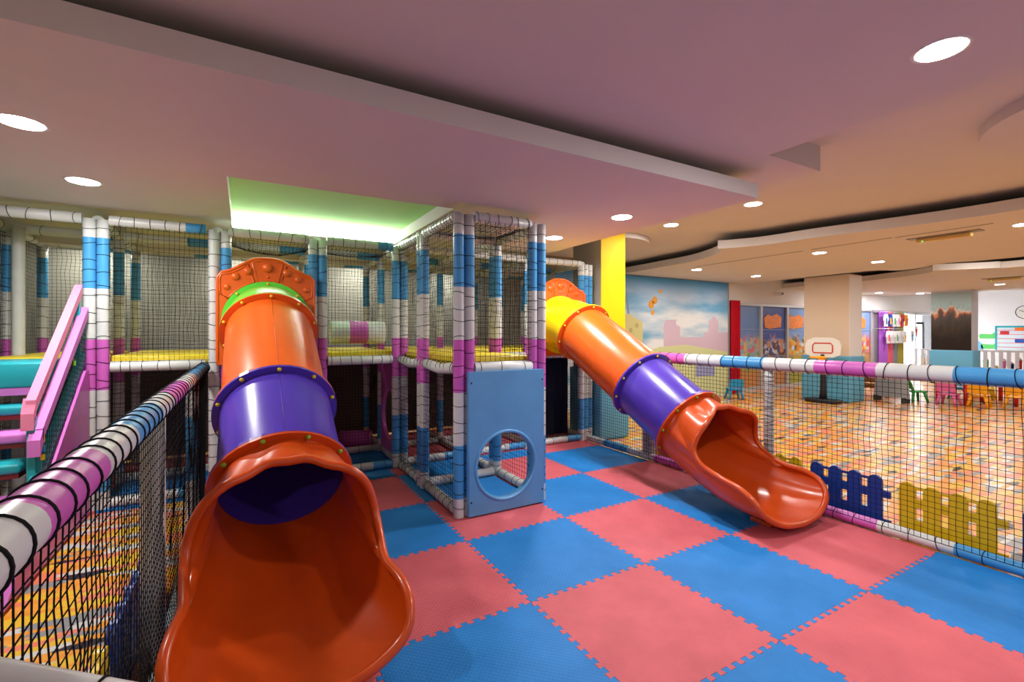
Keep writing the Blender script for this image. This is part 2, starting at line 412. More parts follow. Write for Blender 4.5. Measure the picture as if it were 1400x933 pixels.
def post(x, y, z0, z1, banded=True, parent=play, r=R, rope=True, bands=BANDS, step=.125):
    zs = [z0]; ms = []
    for a, b, m_ in bands:
        if b <= z0 or a >= z1: continue
        e = min(b, z1); zs.append(e); ms.append(m_ if banded else 0)
    pts = []; mi = []
    for k in range(len(ms)):          # split a band into two rings so it stays crisp
        pts += [(x, y, zs[k]), (x, y, zs[k]+.003)]; mi += [ms[k], ms[k]]
    pts.append((x, y, zs[-1])); mi = mi[:len(pts)-1]
    rr = [r*.99 if k % 2 == 0 and 0 < k < len(pts)-1 else r for k in range(len(pts))]
    o = Part().tube(pts, rr, 14, mi).build('post', VIN, parent)
    if rope:
        mb = Part(); rings(mb, (x, y, z0+.05), (x, y, z1-.05), r, step)
        c = mb.build('rope_lashing', ROPE, parent, kind='stuff'); c.parent = o
    return o
def rail(p0, p1, r=R, bands=None, parent=play, step=.12, rope=True, name='rail', seg=14, sag=0, loops=False):
    """bands: list of (t0,t1,colour) in metres from p0"""
    p0, p1 = Vector(p0), Vector(p1); L_ = (p1-p0).length; d = (p1-p0)/L_
    bands = bands or [(0, L_, 0)]
    pts = []; mi = []
    for a, b, m_ in bands:
        a = max(a, 0); b = min(b, L_)
        if b <= a: continue
        pts.append(p0+d*a); mi.append(m_)
        pts.append(p0+d*(a+.004)); mi.append(m_)
        pts.append(p0+d*((a+b)/2)-Vector((0, 0, sag))); mi.append(m_)
    pts.append(p0+d*min(bands[-1][1], L_))
    rr = [r*.985 if k % 3 == 0 and 0 < k < len(pts)-1 else r for k in range(len(pts))]
    o = Part().tube(pts, rr, seg, mi[:len(pts)-1]).build(name, VIN, parent)
    if rope:
        if loops:                     # near rails: every loop of rope is a piece of its own
            n = int(L_/step)
            for k in range(n):
                mb = Part(); a = p0+d*(L_*(k+.5)/n-.03); rings(mb, a, a+d*.06, r, .06, .0036, .2, .2, 24)
                mb.build('rope_loop', ROPE, parent).parent = o
        else:
            mb = Part(); rings(mb, p0, p1, r, step)
            c = mb.build('rope_lashing', ROPE, parent, kind='stuff'); c.parent = o
    return o
def net(o0, u, v, cell=.043, r=.0019, jit=.006, sag=0, parent=play, name='net', n3=None):
    """rectangular net: corner o0, edge vectors u (width) and v (height); strands are real thin tubes"""
    o0, u, v = Vector(o0), Vector(u), Vector(v); nu = max(2, round(u.length/cell)); nv = max(2, round(v.length/cell))
    nrm = u.cross(v).normalized()
    # a coarse wobble field shared by both strand directions
    gu, gv = max(2, int(u.length/.16)), max(2, int(v.length/.16))
    field = [[(random.gauss(0, jit), random.gauss(0, jit), random.gauss(0, jit*.8)) for _ in range(gv+1)] for _ in range(gu+1)]
    def P(a, b):
        fa, fb = a*gu, b*gv; i, j = min(int(fa), gu-1), min(int(fb), gv-1); fa -= i; fb -= j
        q = [0, 0, 0]
        for k in range(3):
            q[k] = (field[i][j][k]*(1-fa)*(1-fb)+field[i+1][j][k]*fa*(1-fb)+field[i][j+1][k]*(1-fa)*fb+field[i+1][j+1][k]*fa*fb)
        ed = min(1, 6*min(a, 1-a, b, 1-b)+.02)
        s_ = sag*16*a*(1-a)*b*(1-b)
        return o0+u*a+v*b+(u.normalized()*q[0]+v.normalized()*q[1]+nrm*q[2])*ed-Vector((0, 0, s_))
    mb = Part()
    for i in range(nu+1):
        mb.tube([P(i/nu, k/gv) for k in range(gv+1)], r, 3, 0, caps=False)
    for j in range(nv+1):
        mb.tube([P(k/gu, j/nv) for k in range(gu+1)], r, 3, 0, caps=False)
    return mb.build(name, NET, parent)

# posts
post(-4.60, 3.20, MT, TOPZ, banded=False, rope=False)
for xi, x in enumerate(XS):
    for yi, y in enumerate(YS):
        if yi == 0 and abs(x+2.83) < .01:
            post(x-.03, y, MT, TOPZ, banded=False); post(x+.08, y+.02, MT, TOPZ); continue
        if yi == 0 and abs(x-2.16) < .01:
            for k in range(3): post(x-.08+k*.1, y+.02*k, MT, TOPZ)
            continue
        if yi == 0 and x < -4: continue
        post(x-.05 if yi == 0 else x, y, MT, TOPZ)
        if yi == 0: post(x+.054, y, MT, TOPZ)
for y in TY:
    for x in (-.85, .06):
        post(x, y, MT, TOPZ+.01); post(x+(.105 if x < 0 else -.105) if y < 1 else x, y+(0 if y < 1 else .106), MT, TOPZ+.01)
MB_ = [(0, .33, 0), (.33, .82, 1), (.82, 2, 0)]
def tri_bands(L_, off=0):
    cyc = [0, 1, 0, 0]; out = []; t = -off; k = 0
    while t < L_:
        out.append((t, t+.5, cyc[k % 4])); t += .5; k += 1
    return out
# long rails: floor, deck and top level
for yi, y in enumerate(YS):
    for a, b in zip(XS[:-1], XS[1:]):
        L_ = b-a
        if yi == 0 and a < -4:
            rail((a-.3, y, TOPZ), (b-.1, y, TOPZ), R, step=.13); continue
        if yi == 0:
            rail((a+.1, y, TOPZ), (b-.1, y, TOPZ), R, [(0, L_*.62, 0), (L_*.62, L_, 1 if abs(b+2.83) < .1 or abs(b+.85) < .1 else 0)])
            if not abs(a+2.83) < .05: rail((a+.11, y, DECKZ), (b-.1, y, DECKZ), .055, name='deck_rail', step=.11)
            rail((a+.1, y, MT+.052), (b-.1, y, MT+.052), .05, [(0, L_*.55, 0), (L_*.55, L_, 1)], name='floor_rail', step=.2)
        else:
            rail((a+.05, y, TOPZ), (b-.05, y, TOPZ), R, [(0, L_*.6, 0), (L_*.6, L_, 1)], step=.3)
            if yi == 1 and -4 < a < 2: rail((a+.05, y, MT+.05), (b-.05, y, MT+.05), .048, name='floor_rail', step=.2)
for x in XS:
    for a, b in zip(YS[:-1], YS[1:]):
        rail((x, a+.06, TOPZ), (x, b-.06, TOPZ), R, step=.25)
        rail((x, a+.06, DECKZ), (x, b-.06, DECKZ), .05, name='deck_rail', rope=False)
        if x > -2: rail((x, a+.06, MT+.05), (x, b-.06, MT+.05), .048, name='floor_rail', rope=False)
yt = TY+[2.4]
for x in (-.85, .06):
    for a, b in zip(yt[:-1], yt[1:]):
        rail((x, a+.05, TOPZ), (x, b-.05, TOPZ), R, step=.08)
        rail((x, a+.05, DECKZ), (x, b-.05, DECKZ), .055, name='deck_rail', step=.11, sag=.03)
        rail((x, a+.05, MT+.05), (x, b-.05, MT+.05), .05, name='floor_rail', step=.13)
rail((-.7, .5, TOPZ), (-.07, .5, TOPZ), R, step=.1)
rail((-.7, .5, DECKZ), (-.07, .5, DECKZ), .06, name='deck_rail', step=.16)
rail((-.8, 1.45, MT+.05), (0, 1.45, MT+.05), .05, name='floor_rail', step=.3)
rail((-.8, 1.45, TOPZ), (0, 1.45, TOPZ), R, step=.3)

# deck pads, one quilted yellow cushion for each bay
def pad(x0, x1, y0, y1, z0, z1, m, name='deck_pad'):
    return Part().box((x0, y0, z0), (x1, y1, z1), 0, .03).build(name, m, play)
for a, b in zip(XS[:-1], XS[1:]):
    for c, d in zip(YS[:-1], YS[1:]): pad(a+.055, b-.055, c+.06, d-.05, 1.41, 1.505, V_YELLOW)
for a, b in zip(yt[:-1], yt[1:]): pad(-.79, .0, a+.06, b-.06, 1.41, 1.505, V_YELLOW)
# floor mats inside the frame
def inner(x0, x1, y0, y1, m):
    MB().box((x0, y0, 0), (x1, y1, MT+.003)).build('foam_mat', m, floor)
for k, (a, b) in enumerate(zip(XS[:-1], XS[1:])):
    for q, (c, d) in enumerate(zip(YS[:-1], YS[1:])):
        m = T_BLUE if (abs(a+1.83) < .1 and q == 0) or (abs(a+3.82) < .1 and q == 0) else T_RED
        inner(a+.002, b-.002, c-.055 if q == 0 else c, d-.002, m)
for q, (a, b) in enumerate(zip(yt[:-1], yt[1:])):
    Part().box((-.79, a+.055, MT+.001), (0, b-.055, MT+.012)).build('floor_cushion', T_BLUE, play)

# nets
Hh = TOPZ-DECKZ-.05
def vnet(x0, y0, x1, y1, lower=True, upper=True, cell=.043, jit=.006, r=.0019):
    u = (x1-x0, y1-y0, 0)
    if upper: net((x0, y0, DECKZ+.05), u, (0, 0, Hh-.02), cell, r, jit)
    if lower: net((x0, y0, .1), u, (0, 0, DECKZ-.15), cell, r, jit)
vnet(-3.72, 2.37, -2.9, 2.37)
vnet(-1.72, 2.37, -.95, 2.37, lower=False)
vnet(.16, 2.37, 1.05, 2.37); vnet(1.12, 2.37, 2.06, 2.37, upper=False)
net((-2.7, 2.4, .1), (.82, 0, 0), (0, 0, 1.25))
vnet(-.88, .58, -.88, 1.38, cell=.05, jit=.009); vnet(-.88, 1.52, -.88, 2.33, cell=.05, jit=.009)
vnet(.09, .58, .09, 1.38, cell=.05, jit=.009); vnet(.09, 1.52, .09, 2.33, cell=.05, jit=.009)
net((-.70, .46, DECKZ+.06), (.64, 0, 0), (0, 0, Hh-.04), .054, .0026, .010)
for a, b in zip(XS[:-1], XS[1:]): vnet(a+.05, 4.27, b-.05, 4.27, r=.0021)
for x in (-4.72, 2.16):
    for a, b in zip(YS[:-1], YS[1:]): vnet(x, a+.05, x, b-.05)
for a, b in zip(YS[:-1], YS[1:]): vnet(.06, a+.05, .06, b-.05)
vnet(-.85, 3.39, -.85, 4.25)
vnet(-1.78, 3.34, -.9, 3.34, upper=False)
net((-2.75, 2.45, TOPZ-.02), (.9, 0, 0), (0, .85, 0), .043, .002, .004, sag=.13, name='roof_net')
net((-1.75, 2.45, TOPZ-.02), (.85, 0, 0), (0, .85, 0), .043, .002, .004, sag=.06, name='roof_net')
net((-.8, .55, TOPZ), (.8, 0, 0), (0, .85, 0), .054, .0022, .006, sag=.05, name='roof_net')

# blue padded panel with the crawl-through hole
def holed_panel(mb, x0, x1, z0, z1, cx, cz, r, y0, y1, n=48, mi=0):
    """rectangle with a round hole in the xz plane"""
    outer = []; inn = []
    for k in range(n):
        a = 2*math.pi*k/n; c, s_ = math.cos(a), math.sin(a)
        t = min((x1-cx)/c if c > 1e-9 else ((x0-cx)/c if c < -1e-9 else 1e9), (z1-cz)/s_ if s_ > 1e-9 else ((z0-cz)/s_ if s_ < -1e-9 else 1e9))
        outer.append((cx+c*t, cz+s_*t)); inn.append((cx+c*r, cz+s_*r))
    for c in ((x0, z0), (x1, z0), (x1, z1), (x0, z1)):       # snap the nearest outline point to each corner
        k = min(range(n), key=lambda q: (outer[q][0]-c[0])**2+(outer[q][1]-c[1])**2); outer[k] = c
    V = [(p[0], y0, p[1]) for p in outer]+[(p[0], y0, p[1]) for p in inn]+[(p[0], y1, p[1]) for p in outer]+[(p[0], y1, p[1]) for p in inn]
    F = []
    for k in range(n):
        j = (k+1) % n
        F += [[k, j, n+j, n+k], [2*n+j, 2*n+k, 3*n+k, 3*n+j], [n+k, n+j, 3*n+j, 3*n+k], [k, 2*n+k, 2*n+j, j]]
    mb.add(V, F, mi)
HC = (-.40, .47)
p = Part(); holed_panel(p, -.79, .03, .04, 1.37, HC[0], HC[1], .31, .395, .455)
hp = p.build('crawl_panel', V_PANEL, play, label='blue vinyl panel with round crawl-through hole')
p = Part(); p.tube([(HC[0]+.325*math.cos(a), .395, HC[1]+.325*math.sin(a)) for a in [2*math.pi*k/40 for k in range(40)]], .016, 8, 0, closed=True)
q = p.build('hole_piping', V_PANEL, play); q.parent = hp
for x, z in ((-.77, 1.27), (0.01, 1.27), (0.01, .17), (-.77, .17)):
    q = Part().ball((x, .393, z), .009).build('snap_button', DARK, play); q.parent = hp
# magenta panel with a hole, in the side of the bay below
p = Part()
V0 = MB(); holed_panel(V0, 2.47, 3.27, .1, 1.34, 2.87, .62, .34, -.87, -.82)
p.add([(y, x, z) for x, y, z in V0.v], V0.f); p.build('crawl_panel', V_PINK, play, label='magenta panel with round hole under the deck')
# bolster on the floor, navy curtain, roller on the deck
p = Part().tube([(-1.35, 3.75, .16), (-.95, 3.55, .16)], .13, 16).build('bolster', V_PINK, play)
for a, b in zip(XS[:-1], XS[1:]):
    Part().box((a+.04, 4.31, .06), (b-.04, 4.325, 1.36)).build('added_dark_sheet', mat('dark brown shade sheet', (112, 98, 90), .8, .2, noise=.1, nscale=3), play)  # added sheets, coloured dark to shade the back under the deck
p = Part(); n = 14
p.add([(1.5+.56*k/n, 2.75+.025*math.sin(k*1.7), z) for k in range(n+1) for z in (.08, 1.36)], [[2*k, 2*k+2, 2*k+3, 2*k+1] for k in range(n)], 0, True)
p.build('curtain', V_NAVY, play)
rl = Part().tube([(-1.62, 2.86, 1.74), (-1.618, 2.86, 1.74), (-1.40, 2.86, 1.74), (-1.398, 2.86, 1.74), (-1.17, 2.86, 1.74), (-1.168, 2.86, 1.74), (-.94, 2.86, 1.74)], .15, 20, [0, 0, 0, 2, 2, 0]).build('roller', VIN, play, label='white and magenta padded roller above the deck')

# ------------------------------------------------------------------ tube slides
def tube_slide(name, label, ox, first, bolt_first):
    root = empty(name, label, 'slide', (ox, 2.3, 0))
    OY = 2.3
    r = .385; rf = .437; th = .02
    J1 = Vector((0, 1.70, 1.735)); J2 = Vector((0, .567, 1.115)); J3 = Vector((0, -.09, .742))
    d = (J3-J1).normalized(); side = Vector((1, 0, 0)); up = side.cross(d); up = up if up.z > 0 else -up
    class SP(MB):
        def build(s, nm, m, parent=root, **k):
            s.v = [(x, y-OY, z) for x, y, z in s.v]; return super().build(nm, m, parent, **k)
    # entrance panel
    W = .475; zb, zs, zt = 1.40, 2.38, 2.555
    top = []
    for k in range(25):
        t = -1+2*k/24
        e = max(0, 1-abs(t)/.96)
        top.append((t*W, zs+(zt-zs)*(.5-.5*math.cos(math.pi*min(1, e*1.15)))))
    top[0] = (-W, zs-.03); top[-1] = (W, zs-.03); top[1] = (-W+.02, zs); top[-2] = (W-.02, zs)
    outline = [(-W, zb), (W, zb)]+top[::-1]
    mb = SP(); n = 64; cz = 1.855; hr = .39
    # ring between hole and outline, by ray casting from the hole centre
    def cast(a):
        c, s_ = math.cos(a), math.sin(a); best = 9
        for (x0, z0), (x1, z1) in zip(outline, outline[1:]+outline[:1]):
            ex, ez = x1-x0, z1-z0; den = c*ez-s_*ex
            if abs(den) < 1e-9: continue
            t = (x0*ez-(z0-cz)*ex)/den; q = (x0*s_-(z0-cz)*c)/den
            if t > 0 and -1e-6 <= q <= 1+1e-6: best = min(best, t)
        return (c*best, cz+s_*best)
    O = [cast(2*math.pi*k/n) for k in range(n)]
    for c in ((-W, zb), (W, zb)):
        k = min(range(n), key=lambda q: (O[q][0]-c[0])**2+(O[q][1]-c[1])**2); O[k] = c
    I = [(hr*math.cos(2*math.pi*k/n), cz+hr*math.sin(2*math.pi*k/n)) for k in range(n)]
    y0, y1 = 2.255, 2.335
    V = [(x, y0, z) for x, z in O]+[(x, y0, z) for x, z in I]+[(x, y1, z) for x, z in O]+[(x, y1, z) for x, z in I]
    F = []
    for k in range(n):
        j = (k+1) % n
        F += [[k, j, n+j, n+k], [2*n+j, 2*n+k, 3*n+k, 3*n+j], [n+k, n+j, 3*n+j, 3*n+k], [k, 2*n+k, 2*n+j, j]]
    mb.add(V, F)
    mb.tube([(x*.985, y0+.006, cz+(z-cz)*.985) for x, z in O], .016, 8, 0, closed=True)
    pan = mb.build('entrance_panel', S_ORANGE)
    # embossed plates and domes on the panel
    for (a0, a1) in ((147, 107), (103, 77), (73, 33)):
        mb = SP(); arc = [math.radians(a0+(a1-a0)*k/10) for k in range(11)]
        def lim(a): 
            p_ = cast(a); return math.hypot(p_[0], p_[1]-cz)
        loop = [((hr+.055)*math.cos(a), cz+(hr+.055)*math.sin(a)) for a in arc]+[((lim(a)-.035)*math.cos(a), cz+(lim(a)-.035)*math.sin(a)) for a in arc[::-1]]
        mb.tube([(x, y0, z) for x, z in loop], .010, 6, 0, closed=True); mb.build('embossed_border', S_ORANGE).parent = pan
    for x, z, rr in ((0, 2.445, .055), (-.19, 2.40, .045), (-.305, 2.335, .043), (-.385, 2.22, .033), (.19, 2.40, .045), (.305, 2.335, .043), (.385, 2.22, .033), (0, 2.345, .016)):
        mb = SP().ball((x, y0, z), rr, 0, 16, 10, (1, .7, 1)); mb.build('dome', S_ORANGE).parent = pan
    # sections
    def ring_pts(c, ax, rad, nn=40):
        u_ = side; v_ = ax.cross(u_).normalized()
        return [c+u_*rad*math.cos(2*math.pi*k/nn)+v_*rad*math.sin(2*math.pi*k/nn) for k in range(nn)]
    def loft(mb, loops, mi=0):
        nn = len(loops[0]); V = [p_ for lp in loops for p_ in lp]; F = []
        for i in range(len(loops)-1):
            for k in range(nn):
                j = (k+1) % nn; F.append([i*nn+k, i*nn+j, (i+1)*nn+j, (i+1)*nn+k])
        mb.add(V, F, mi, True)
    def flange(mb, c, ax, sgn):
        """a square-edged collar of thickness th on the +-ax side of the joint"""
        a = c+ax*(.001*sgn); b = c+ax*(th*sgn)
        A, B, C_, D_ = ring_pts(a, ax, r-.01), ring_pts(a, ax, rf), ring_pts(b, ax, rf), ring_pts(b, ax, r-.01)
        nn = len(A); V = A+B+C_+D_; F = []
        for k in range(nn):
            j = (k+1) % nn
            for q in range(4): F.append([q*nn+k, q*nn+j, ((q+1) % 4)*nn+j, ((q+1) % 4)*nn+k])
        mb.add(V, F, 0, False)
    def bolts(parent, c, ax, off, nb, m, ph=0):
        u_ = side; v_ = ax.cross(u_).normalized(); v_ = v_ if v_.z > 0 else -v_
        for k in range(nb):
            a = 2*math.pi*(k+ph)/nb+math.pi/2
            pt = c+ax*off+(u_*math.cos(a)+v_*math.sin(a))*(r+.026)
            mb = SP().ball(pt, .0165, 0, 8, 5); mb.build('bolt', m).parent = parent
    def shell(loops, nm, m, flanges, thick=.012):
        mb = SP(); loft(mb, loops)
        inner_ = []
        for lp in loops:
            c = sum(lp, Vector())/len(lp); inner_.append([c+(p_-c)*(1-thick/r) for p_ in lp])
        loft(mb, inner_[::-1])
        for f_ in flanges: flange(mb, *f_)
        return mb.build(nm, m)
    # elbow from the panel hole to joint 1
    loops = []; A0 = Vector((0, 2.26, cz)); ax0 = Vector((0, -1, 0))
    for k in range(9):
        t = k/8; c = A0*(1-t)**3+(A0+ax0*.2)*3*t*(1-t)**2+(J1-d*.2)*3*t*t*(1-t)+J1*t**3
        ax = (ax0*(1-t)+d*t).normalized(); loops.append(ring_pts(c, ax, r))
    s1 = shell(loops, 'tube_section', first, [(J1, d, -1)])
    flange_mb = SP(); flange(flange_mb, Vector((0, 2.25, cz)), ax0, 1); flange_mb.build('collar', first).parent = s1
    bolts(s1, Vector((0, 2.25, cz)), ax0, .024, 8, bolt_first, 0)
    def straight(a, b): return [ring_pts(a+(b-a)*k/4, d, r) for k in range(5)]
    s2 = shell(straight(J1, J2), 'tube_section', S_ORANGE, [(J1, d, 1), (J2, d, -1)])
    bolts(s2, J1, d, .024, 10, bolt_first, 0)
    s3 = shell(straight(J2, J3), 'tube_section', S_VIOLET, [(J2, d, 1), (J3, d, -1)])
    bolts(s3, J2, d, .024, 10, bolt_first, 0)
    # seam ridge along the crown of the straight sections
    for s_, a, b, m in ((s2, J1, J2, S_ORANGE), (s3, J2, J3, S_VIOLET)):
        SP().tube([a+d*.02+up*(r+.0005), b-d*.02+up*(r+.0005)], .003, 6).build('seam', m).parent = s_
    # flared mouth: loft from the joint circle to a free-form rim
    rim_half = [(0, -.505, .985), (.11, -.50, .985), (.21, -.545, .945), (.30, -.585, .925), (.39, -.60, .86), (.45, -.56, .75), (.485, -.55, .62), (.49, -.64, .51), (.475, -.84, .435), (.505, -1.02, .41), (.515, -1.16, .345), (.465, -1.235, .225), (.26, -1.275, .13), (0, -1.285, .10)]
    crv = smooth_curve(rim_half, 5)          # top -> bottom on +x side
    full = [Vector(p_) for p_ in crv]+[Vector((-p_[0], p_[1], p_[2])) for p_ in crv[-2:0:-1]]
    # resample by arc length so each rim point has a matching circle angle
    nn = 96
    Ls = [0]
    for a, b in zip(full, full[1:]+full[:1]): Ls.append(Ls[-1]+(b-a).length)
    def at_len(s_):
        s_ %= Ls[-1]
        for i in range(len(full)):
            if Ls[i+1] >= s_:
                t = (s_-Ls[i])/max(1e-9, Ls[i+1]-Ls[i]); return full[i].lerp(full[(i+1) % len(full)], t)
    rimp = [at_len(Ls[-1]*k/nn) for k in range(nn)]
    M = 14
    def surf(k, t, off=0):
        th_ = math.pi/2-2*math.pi*k/nn
        rad = side*math.cos(th_)+up*math.sin(th_)
        P0 = J3+d*.018+rad*r; P1 = rimp[k]
        s_ = math.sin(th_)                       # 1 top .. -1 bottom
        T0 = d*(1.0 if s_ < 0 else .55)
        fwd = Vector((0, -1, 0))
        if s_ < -.25: T1 = fwd*.9+Vector((0, 0, .12))
        else: T1 = fwd*.35+rad*.10
        L_ = (P1-P0).length; T0 = T0*L_; T1 = T1*L_
        h = P0*(2*t**3-3*t*t+1)+T0*(t**3-2*t*t+t)+P1*(-2*t**3+3*t*t)+T1*(t**3-t*t)
        # lengthwise ridges of the hood
        ridge = .016*math.cos(4.0*(th_-math.pi/2)*2)*max(0, min(1, (s_+.35)*1.6))*math.sin(math.pi*min(1, t*1.05))**.7
        h = h+rad*ridge
        h.z = max(h.z, .03)
        return h
    outer = [[surf(k, i/M) for k in range(nn)] for i in range(M+1)]
    mb = SP(); loft(mb, outer)
    inn = []
    for i, lp in enumerate(outer):
        row = []
        for k in range(nn):
            a, b = lp[(k+1) % nn]-lp[k-1], outer[min(i+1, M)][k]-outer[max(i-1, 0)][k]
            nv = a.cross(b).normalized()
            c = J3+d*(.1+.9*i/M)
            if nv.dot(lp[k]-c) > 0: nv = -nv
            row.append(lp[k]+nv*.014)
        inn.append(row)
    loft(mb, inn[::-1])
    mb.tube([p_ for p_ in rimp], .026, 10, 0, closed=True)
    flange(mb, J3, d, 1)
    s4 = mb.build('slide_mouth', S_ORANGE2)
    bolts(s4, J3, d, .024, 10, BOLT_G, .5)
    # the foot block under the lip
    SP().box((-.16, -1.1, MT), (.16, -.9, .07), 0, .01).build('foot', S_ORANGE2).parent = s4
    return root
tube_slide('tube_slide', 'orange and violet tube slide with a lime green top collar', -2.355, S_GREEN, BOLT)
tube_slide('tube_slide', 'orange and violet tube slide with a yellow top elbow beside the net fence', 1.575, S_YELLOW, BOLT)

# ------------------------------------------------------------------ net fences
fr = empty('net_fence', 'net fence with white foam posts between the pit and the colourful hall floor', 'fence', (0, 0, 0))
FX = 2.15
bnd = []; y = 2.35; cyc = [0, 2, 0, 1]
# boundaries measured from y=.4 going towards -y: W B W M
stops = [(.4+.5*k) for k in range(-12, 5)]
def fence_bands(y0, y1):
    out = []; k0 = int(math.floor((.4-y0)/.5))
    k = k0
    while True:
        a = .4-.5*k; b = a-.5
        if a < y1: break
        out.append((y0-a, y0-b, {0: 0, 1: 1, 2: 0, 3: 2}[k % 4])); k += 1
    return [(max(0, a), min(b, y0-y1), m) for a, b, m in out if b > 0 and a < y0-y1]
for z, r_, nm, st in ((1.41, .068, 'top_rail', .155), (MT+.05, .05, 'floor_rail', .17)):
    rail((FX, 2.3, z), (FX, -5.0, z), r_, fence_bands(2.3, -5.0), fr, st, name=nm, seg=18, loops=nm == 'top_rail')
for y in (1.1, 1.0, -.62, -2.6, -4.4):
    post(FX+.02, y, MT, 1.36, False, fr, .047, True, step=.05 if y in (-.62,) else .12)
nt_ = net((FX-.045, 2.28, .1), (0, -7.2, 0), (0, 0, 1.26), .043, .0023, .004, parent=fr)
fl = empty('net_fence', 'net fence with multicoloured padded top rail beside the lime-topped slide', 'fence', (0, 0, 0))
LX = -2.945
bl = [(-5, -2.33, 0), (-2.33, -1.88, 2), (-1.88, -1.48, 0), (-1.48, -.93, 1), (-.93, -.52, 0), (-.52, .2, 2), (.2, .85, 0), (.85, 2.3, 1)]
rail((LX, -3.25, 1.373), (LX, 2.3, 1.373), .054, [(max(a, -3.25)+3.25, b+3.25, m) for a, b, m in bl], fl, .11, name='top_rail', seg=24, loops=True)
rail((LX, -3.25, .05), (LX, 2.3, .05), .045, None, fl, .2, name='floor_rail')
post(LX-.03, -.6, 0, 1.32, False, fl, .052, False)
post(LX-.03, 1.43, 0, 1.32, True, fl, .048, True, bands=[(0, .45, 0), (.45, 1.0, 1), (1.0, 2, 0)])
net((LX+.018, -3.2, .08), (0, 5.45, 0), (0, 0, 1.24), .043, .0021, .004, parent=fl)
# pale padded bar close to the lens at the fence corner
rail((-2.925, -2.54, 1.235), (-2.45, -2.69, 1.05), .03, None, fl, .3, name='corner_rail', seg=18)

# ------------------------------------------------------------------ stairs on the left
st = empty('play_stairs', 'teal and pink padded stairs with sloping handrails up to the deck', 'stairs', (0, 0, 0))
X0s, X1s = -5.0, -3.98
for k, (y, z, m, h) in enumerate(((1.62, 1.50, V_TEAL, .20), (1.50, 1.17, V_TEAL, .07), (1.33, .985, P_VIOLETPINK, .075), (1.16, .79, V_TEAL, .07), (.99, .56, P_VIOLETPINK, .09), (.82, .34, V_TEAL, .08), (.65, .14, P_VIOLETPINK, .08))):
    tr = MB().box((X0s, y, z-h), (X1s, y+(.72 if k == 0 else .26), z), 0, .02).build('tread', m, st)
    MB().box((X0s+.01, y+.012, z-h-(.06 if k == 0 else .035)), (X1s-.01, y+.2, z-h)).build('tread_edge', P_VIOLETPINK if k == 0 else mat('maroon vinyl', (110, 24, 30), .5), st).parent = tr
sl = (2.14-1.23)/(2.28-1.17)
def hbar(x, y0, z0, y1, z1, m, nm, w=.028, h=.045):
    V = []
    for y, z in ((y0, z0), (y1, z1)):
        V += [(x-w, y, z-h), (x+w, y, z-h), (x+w, y, z+h), (x-w, y, z+h)]
    MB().add; b_ = MB(); b_.add(V, [(0, 3, 2, 1), (4, 5, 6, 7), (0, 1, 5, 4), (1, 2, 6, 5), (2, 3, 7, 6), (3, 0, 4, 7)])
    return b_.build(nm, m, st)
hbar(-3.92, 1.15, 1.20, 2.28, 2.14, P_SALMON, 'handrail')
hbar(-3.885, 1.15, .99, 2.30, 1.93, P_VIOLETPINK, 'handrail', .03, .045)
hbar(-3.93, 1.12, 1.09, 1.17, 1.20, P_SALMON, 'handrail_end', .035, .06)
hbar(-3.89, 1.10, .90, 1.17, .99, P_VIOLETPINK, 'handrail_end', .035, .06)
hbar(-3.90, .3, .02, 2.3, 1.50, V_TEAL, 'stringer', .02, .06)
MB().box((-3.94, 1.14, .03), (-3.895, 1.185, 1.12)).build('newel_post', V_TEAL, st)
MB().box((-3.94, 2.20, 1.5), (-3.895, 2.245, 2.05)).build('newel_post', V_TEAL, st)
p = MB(); p.prism([(.5, .03), (2.3, .03), (2.3, 1.38), (2.2, 1.38)], 'x', -3.885, -3.85); p.build('side_panel', V_PINK, st)
p = MB()
for k in range(26):
    y = 1.2+1.06*k/25; p.tube([(-3.87, y, .02+sl*(y-1.15)+.55+.05*math.sin(k)), (-3.865, y, .99+sl*(y-1.15))], .0022, 3, 0, caps=False)
for k in range(9):
    p.tube([(-3.868, 1.2+1.06*q/8, .62+.04*k+sl*(1.06*q/8)) for q in range(9)], .0022, 3, 0, caps=False)
p.build('net', mat('dark teal twine', (14, 62, 70), .8), st)
for y, z, m in ((1.17, .93, PL_YELLOW), (1.17, .80, PL_YELLOW), (1.175, .86, PL_CYAN), (1.9, 1.45, mat('lime plastic', (120, 200, 40), .4))):
    MB().box((-3.875, y, z), (-3.855, y+.025, z+.04)).build('clip', m, st)

# ------------------------------------------------------------------ plastic play-pen panels
def picket_panel(m, y0, x, label, group):
    """runs along -y from y0, .68 long, .47 high"""
    root = empty('playpen_panel', label, 'fence panel', (x, y0, 0), 0, group)
    L_, H = .66, .465
    for k in range(4):
        c = -.085-k*.163; hw = .055
        pts = [(c-hw, .015), (c+hw, .015), (c+hw, H-.06)]+[(c+hw*math.cos(a), H-.06+.06*math.sin(a)) for a in [math.pi*q/8 for q in range(1, 8)]]+[(c-hw, H-.06)]
        MB().prism(pts, 'x', -.017, .017).build('picket', m, root)
    for z0, z1 in ((.02, .16), (.265, .34), (.415, .435)):
        MB().box((-.013, -.085-.163*3, z0), (.013, -.085, z1)).build('cross_rail', m, root)
    MB().box((-.012, -L_-.03, .28), (.012, -.63, .34)).build('connector', m, root)
    MB().box((-.012, -L_-.03, .03), (.012, -.63, .09)).build('connector', m, root)
    return root
picket_panel(PL_YELLOW, 1.12, 2.32, 'yellow plastic picket panel under the violet section of the yellow-topped slide', None)
picket_panel(PL_BLUE, .44, 2.32, 'blue plastic picket panel hidden behind the yellow-topped slide', None)
picket_panel(PL_YELLOW, -.24, 2.32, 'yellow plastic picket panel behind the mouth of the yellow-topped slide', None)
picket_panel(PL_BLUE, -.93, 2.32, 'navy blue plastic picket panel beside the tip of the yellow-topped slide', None)
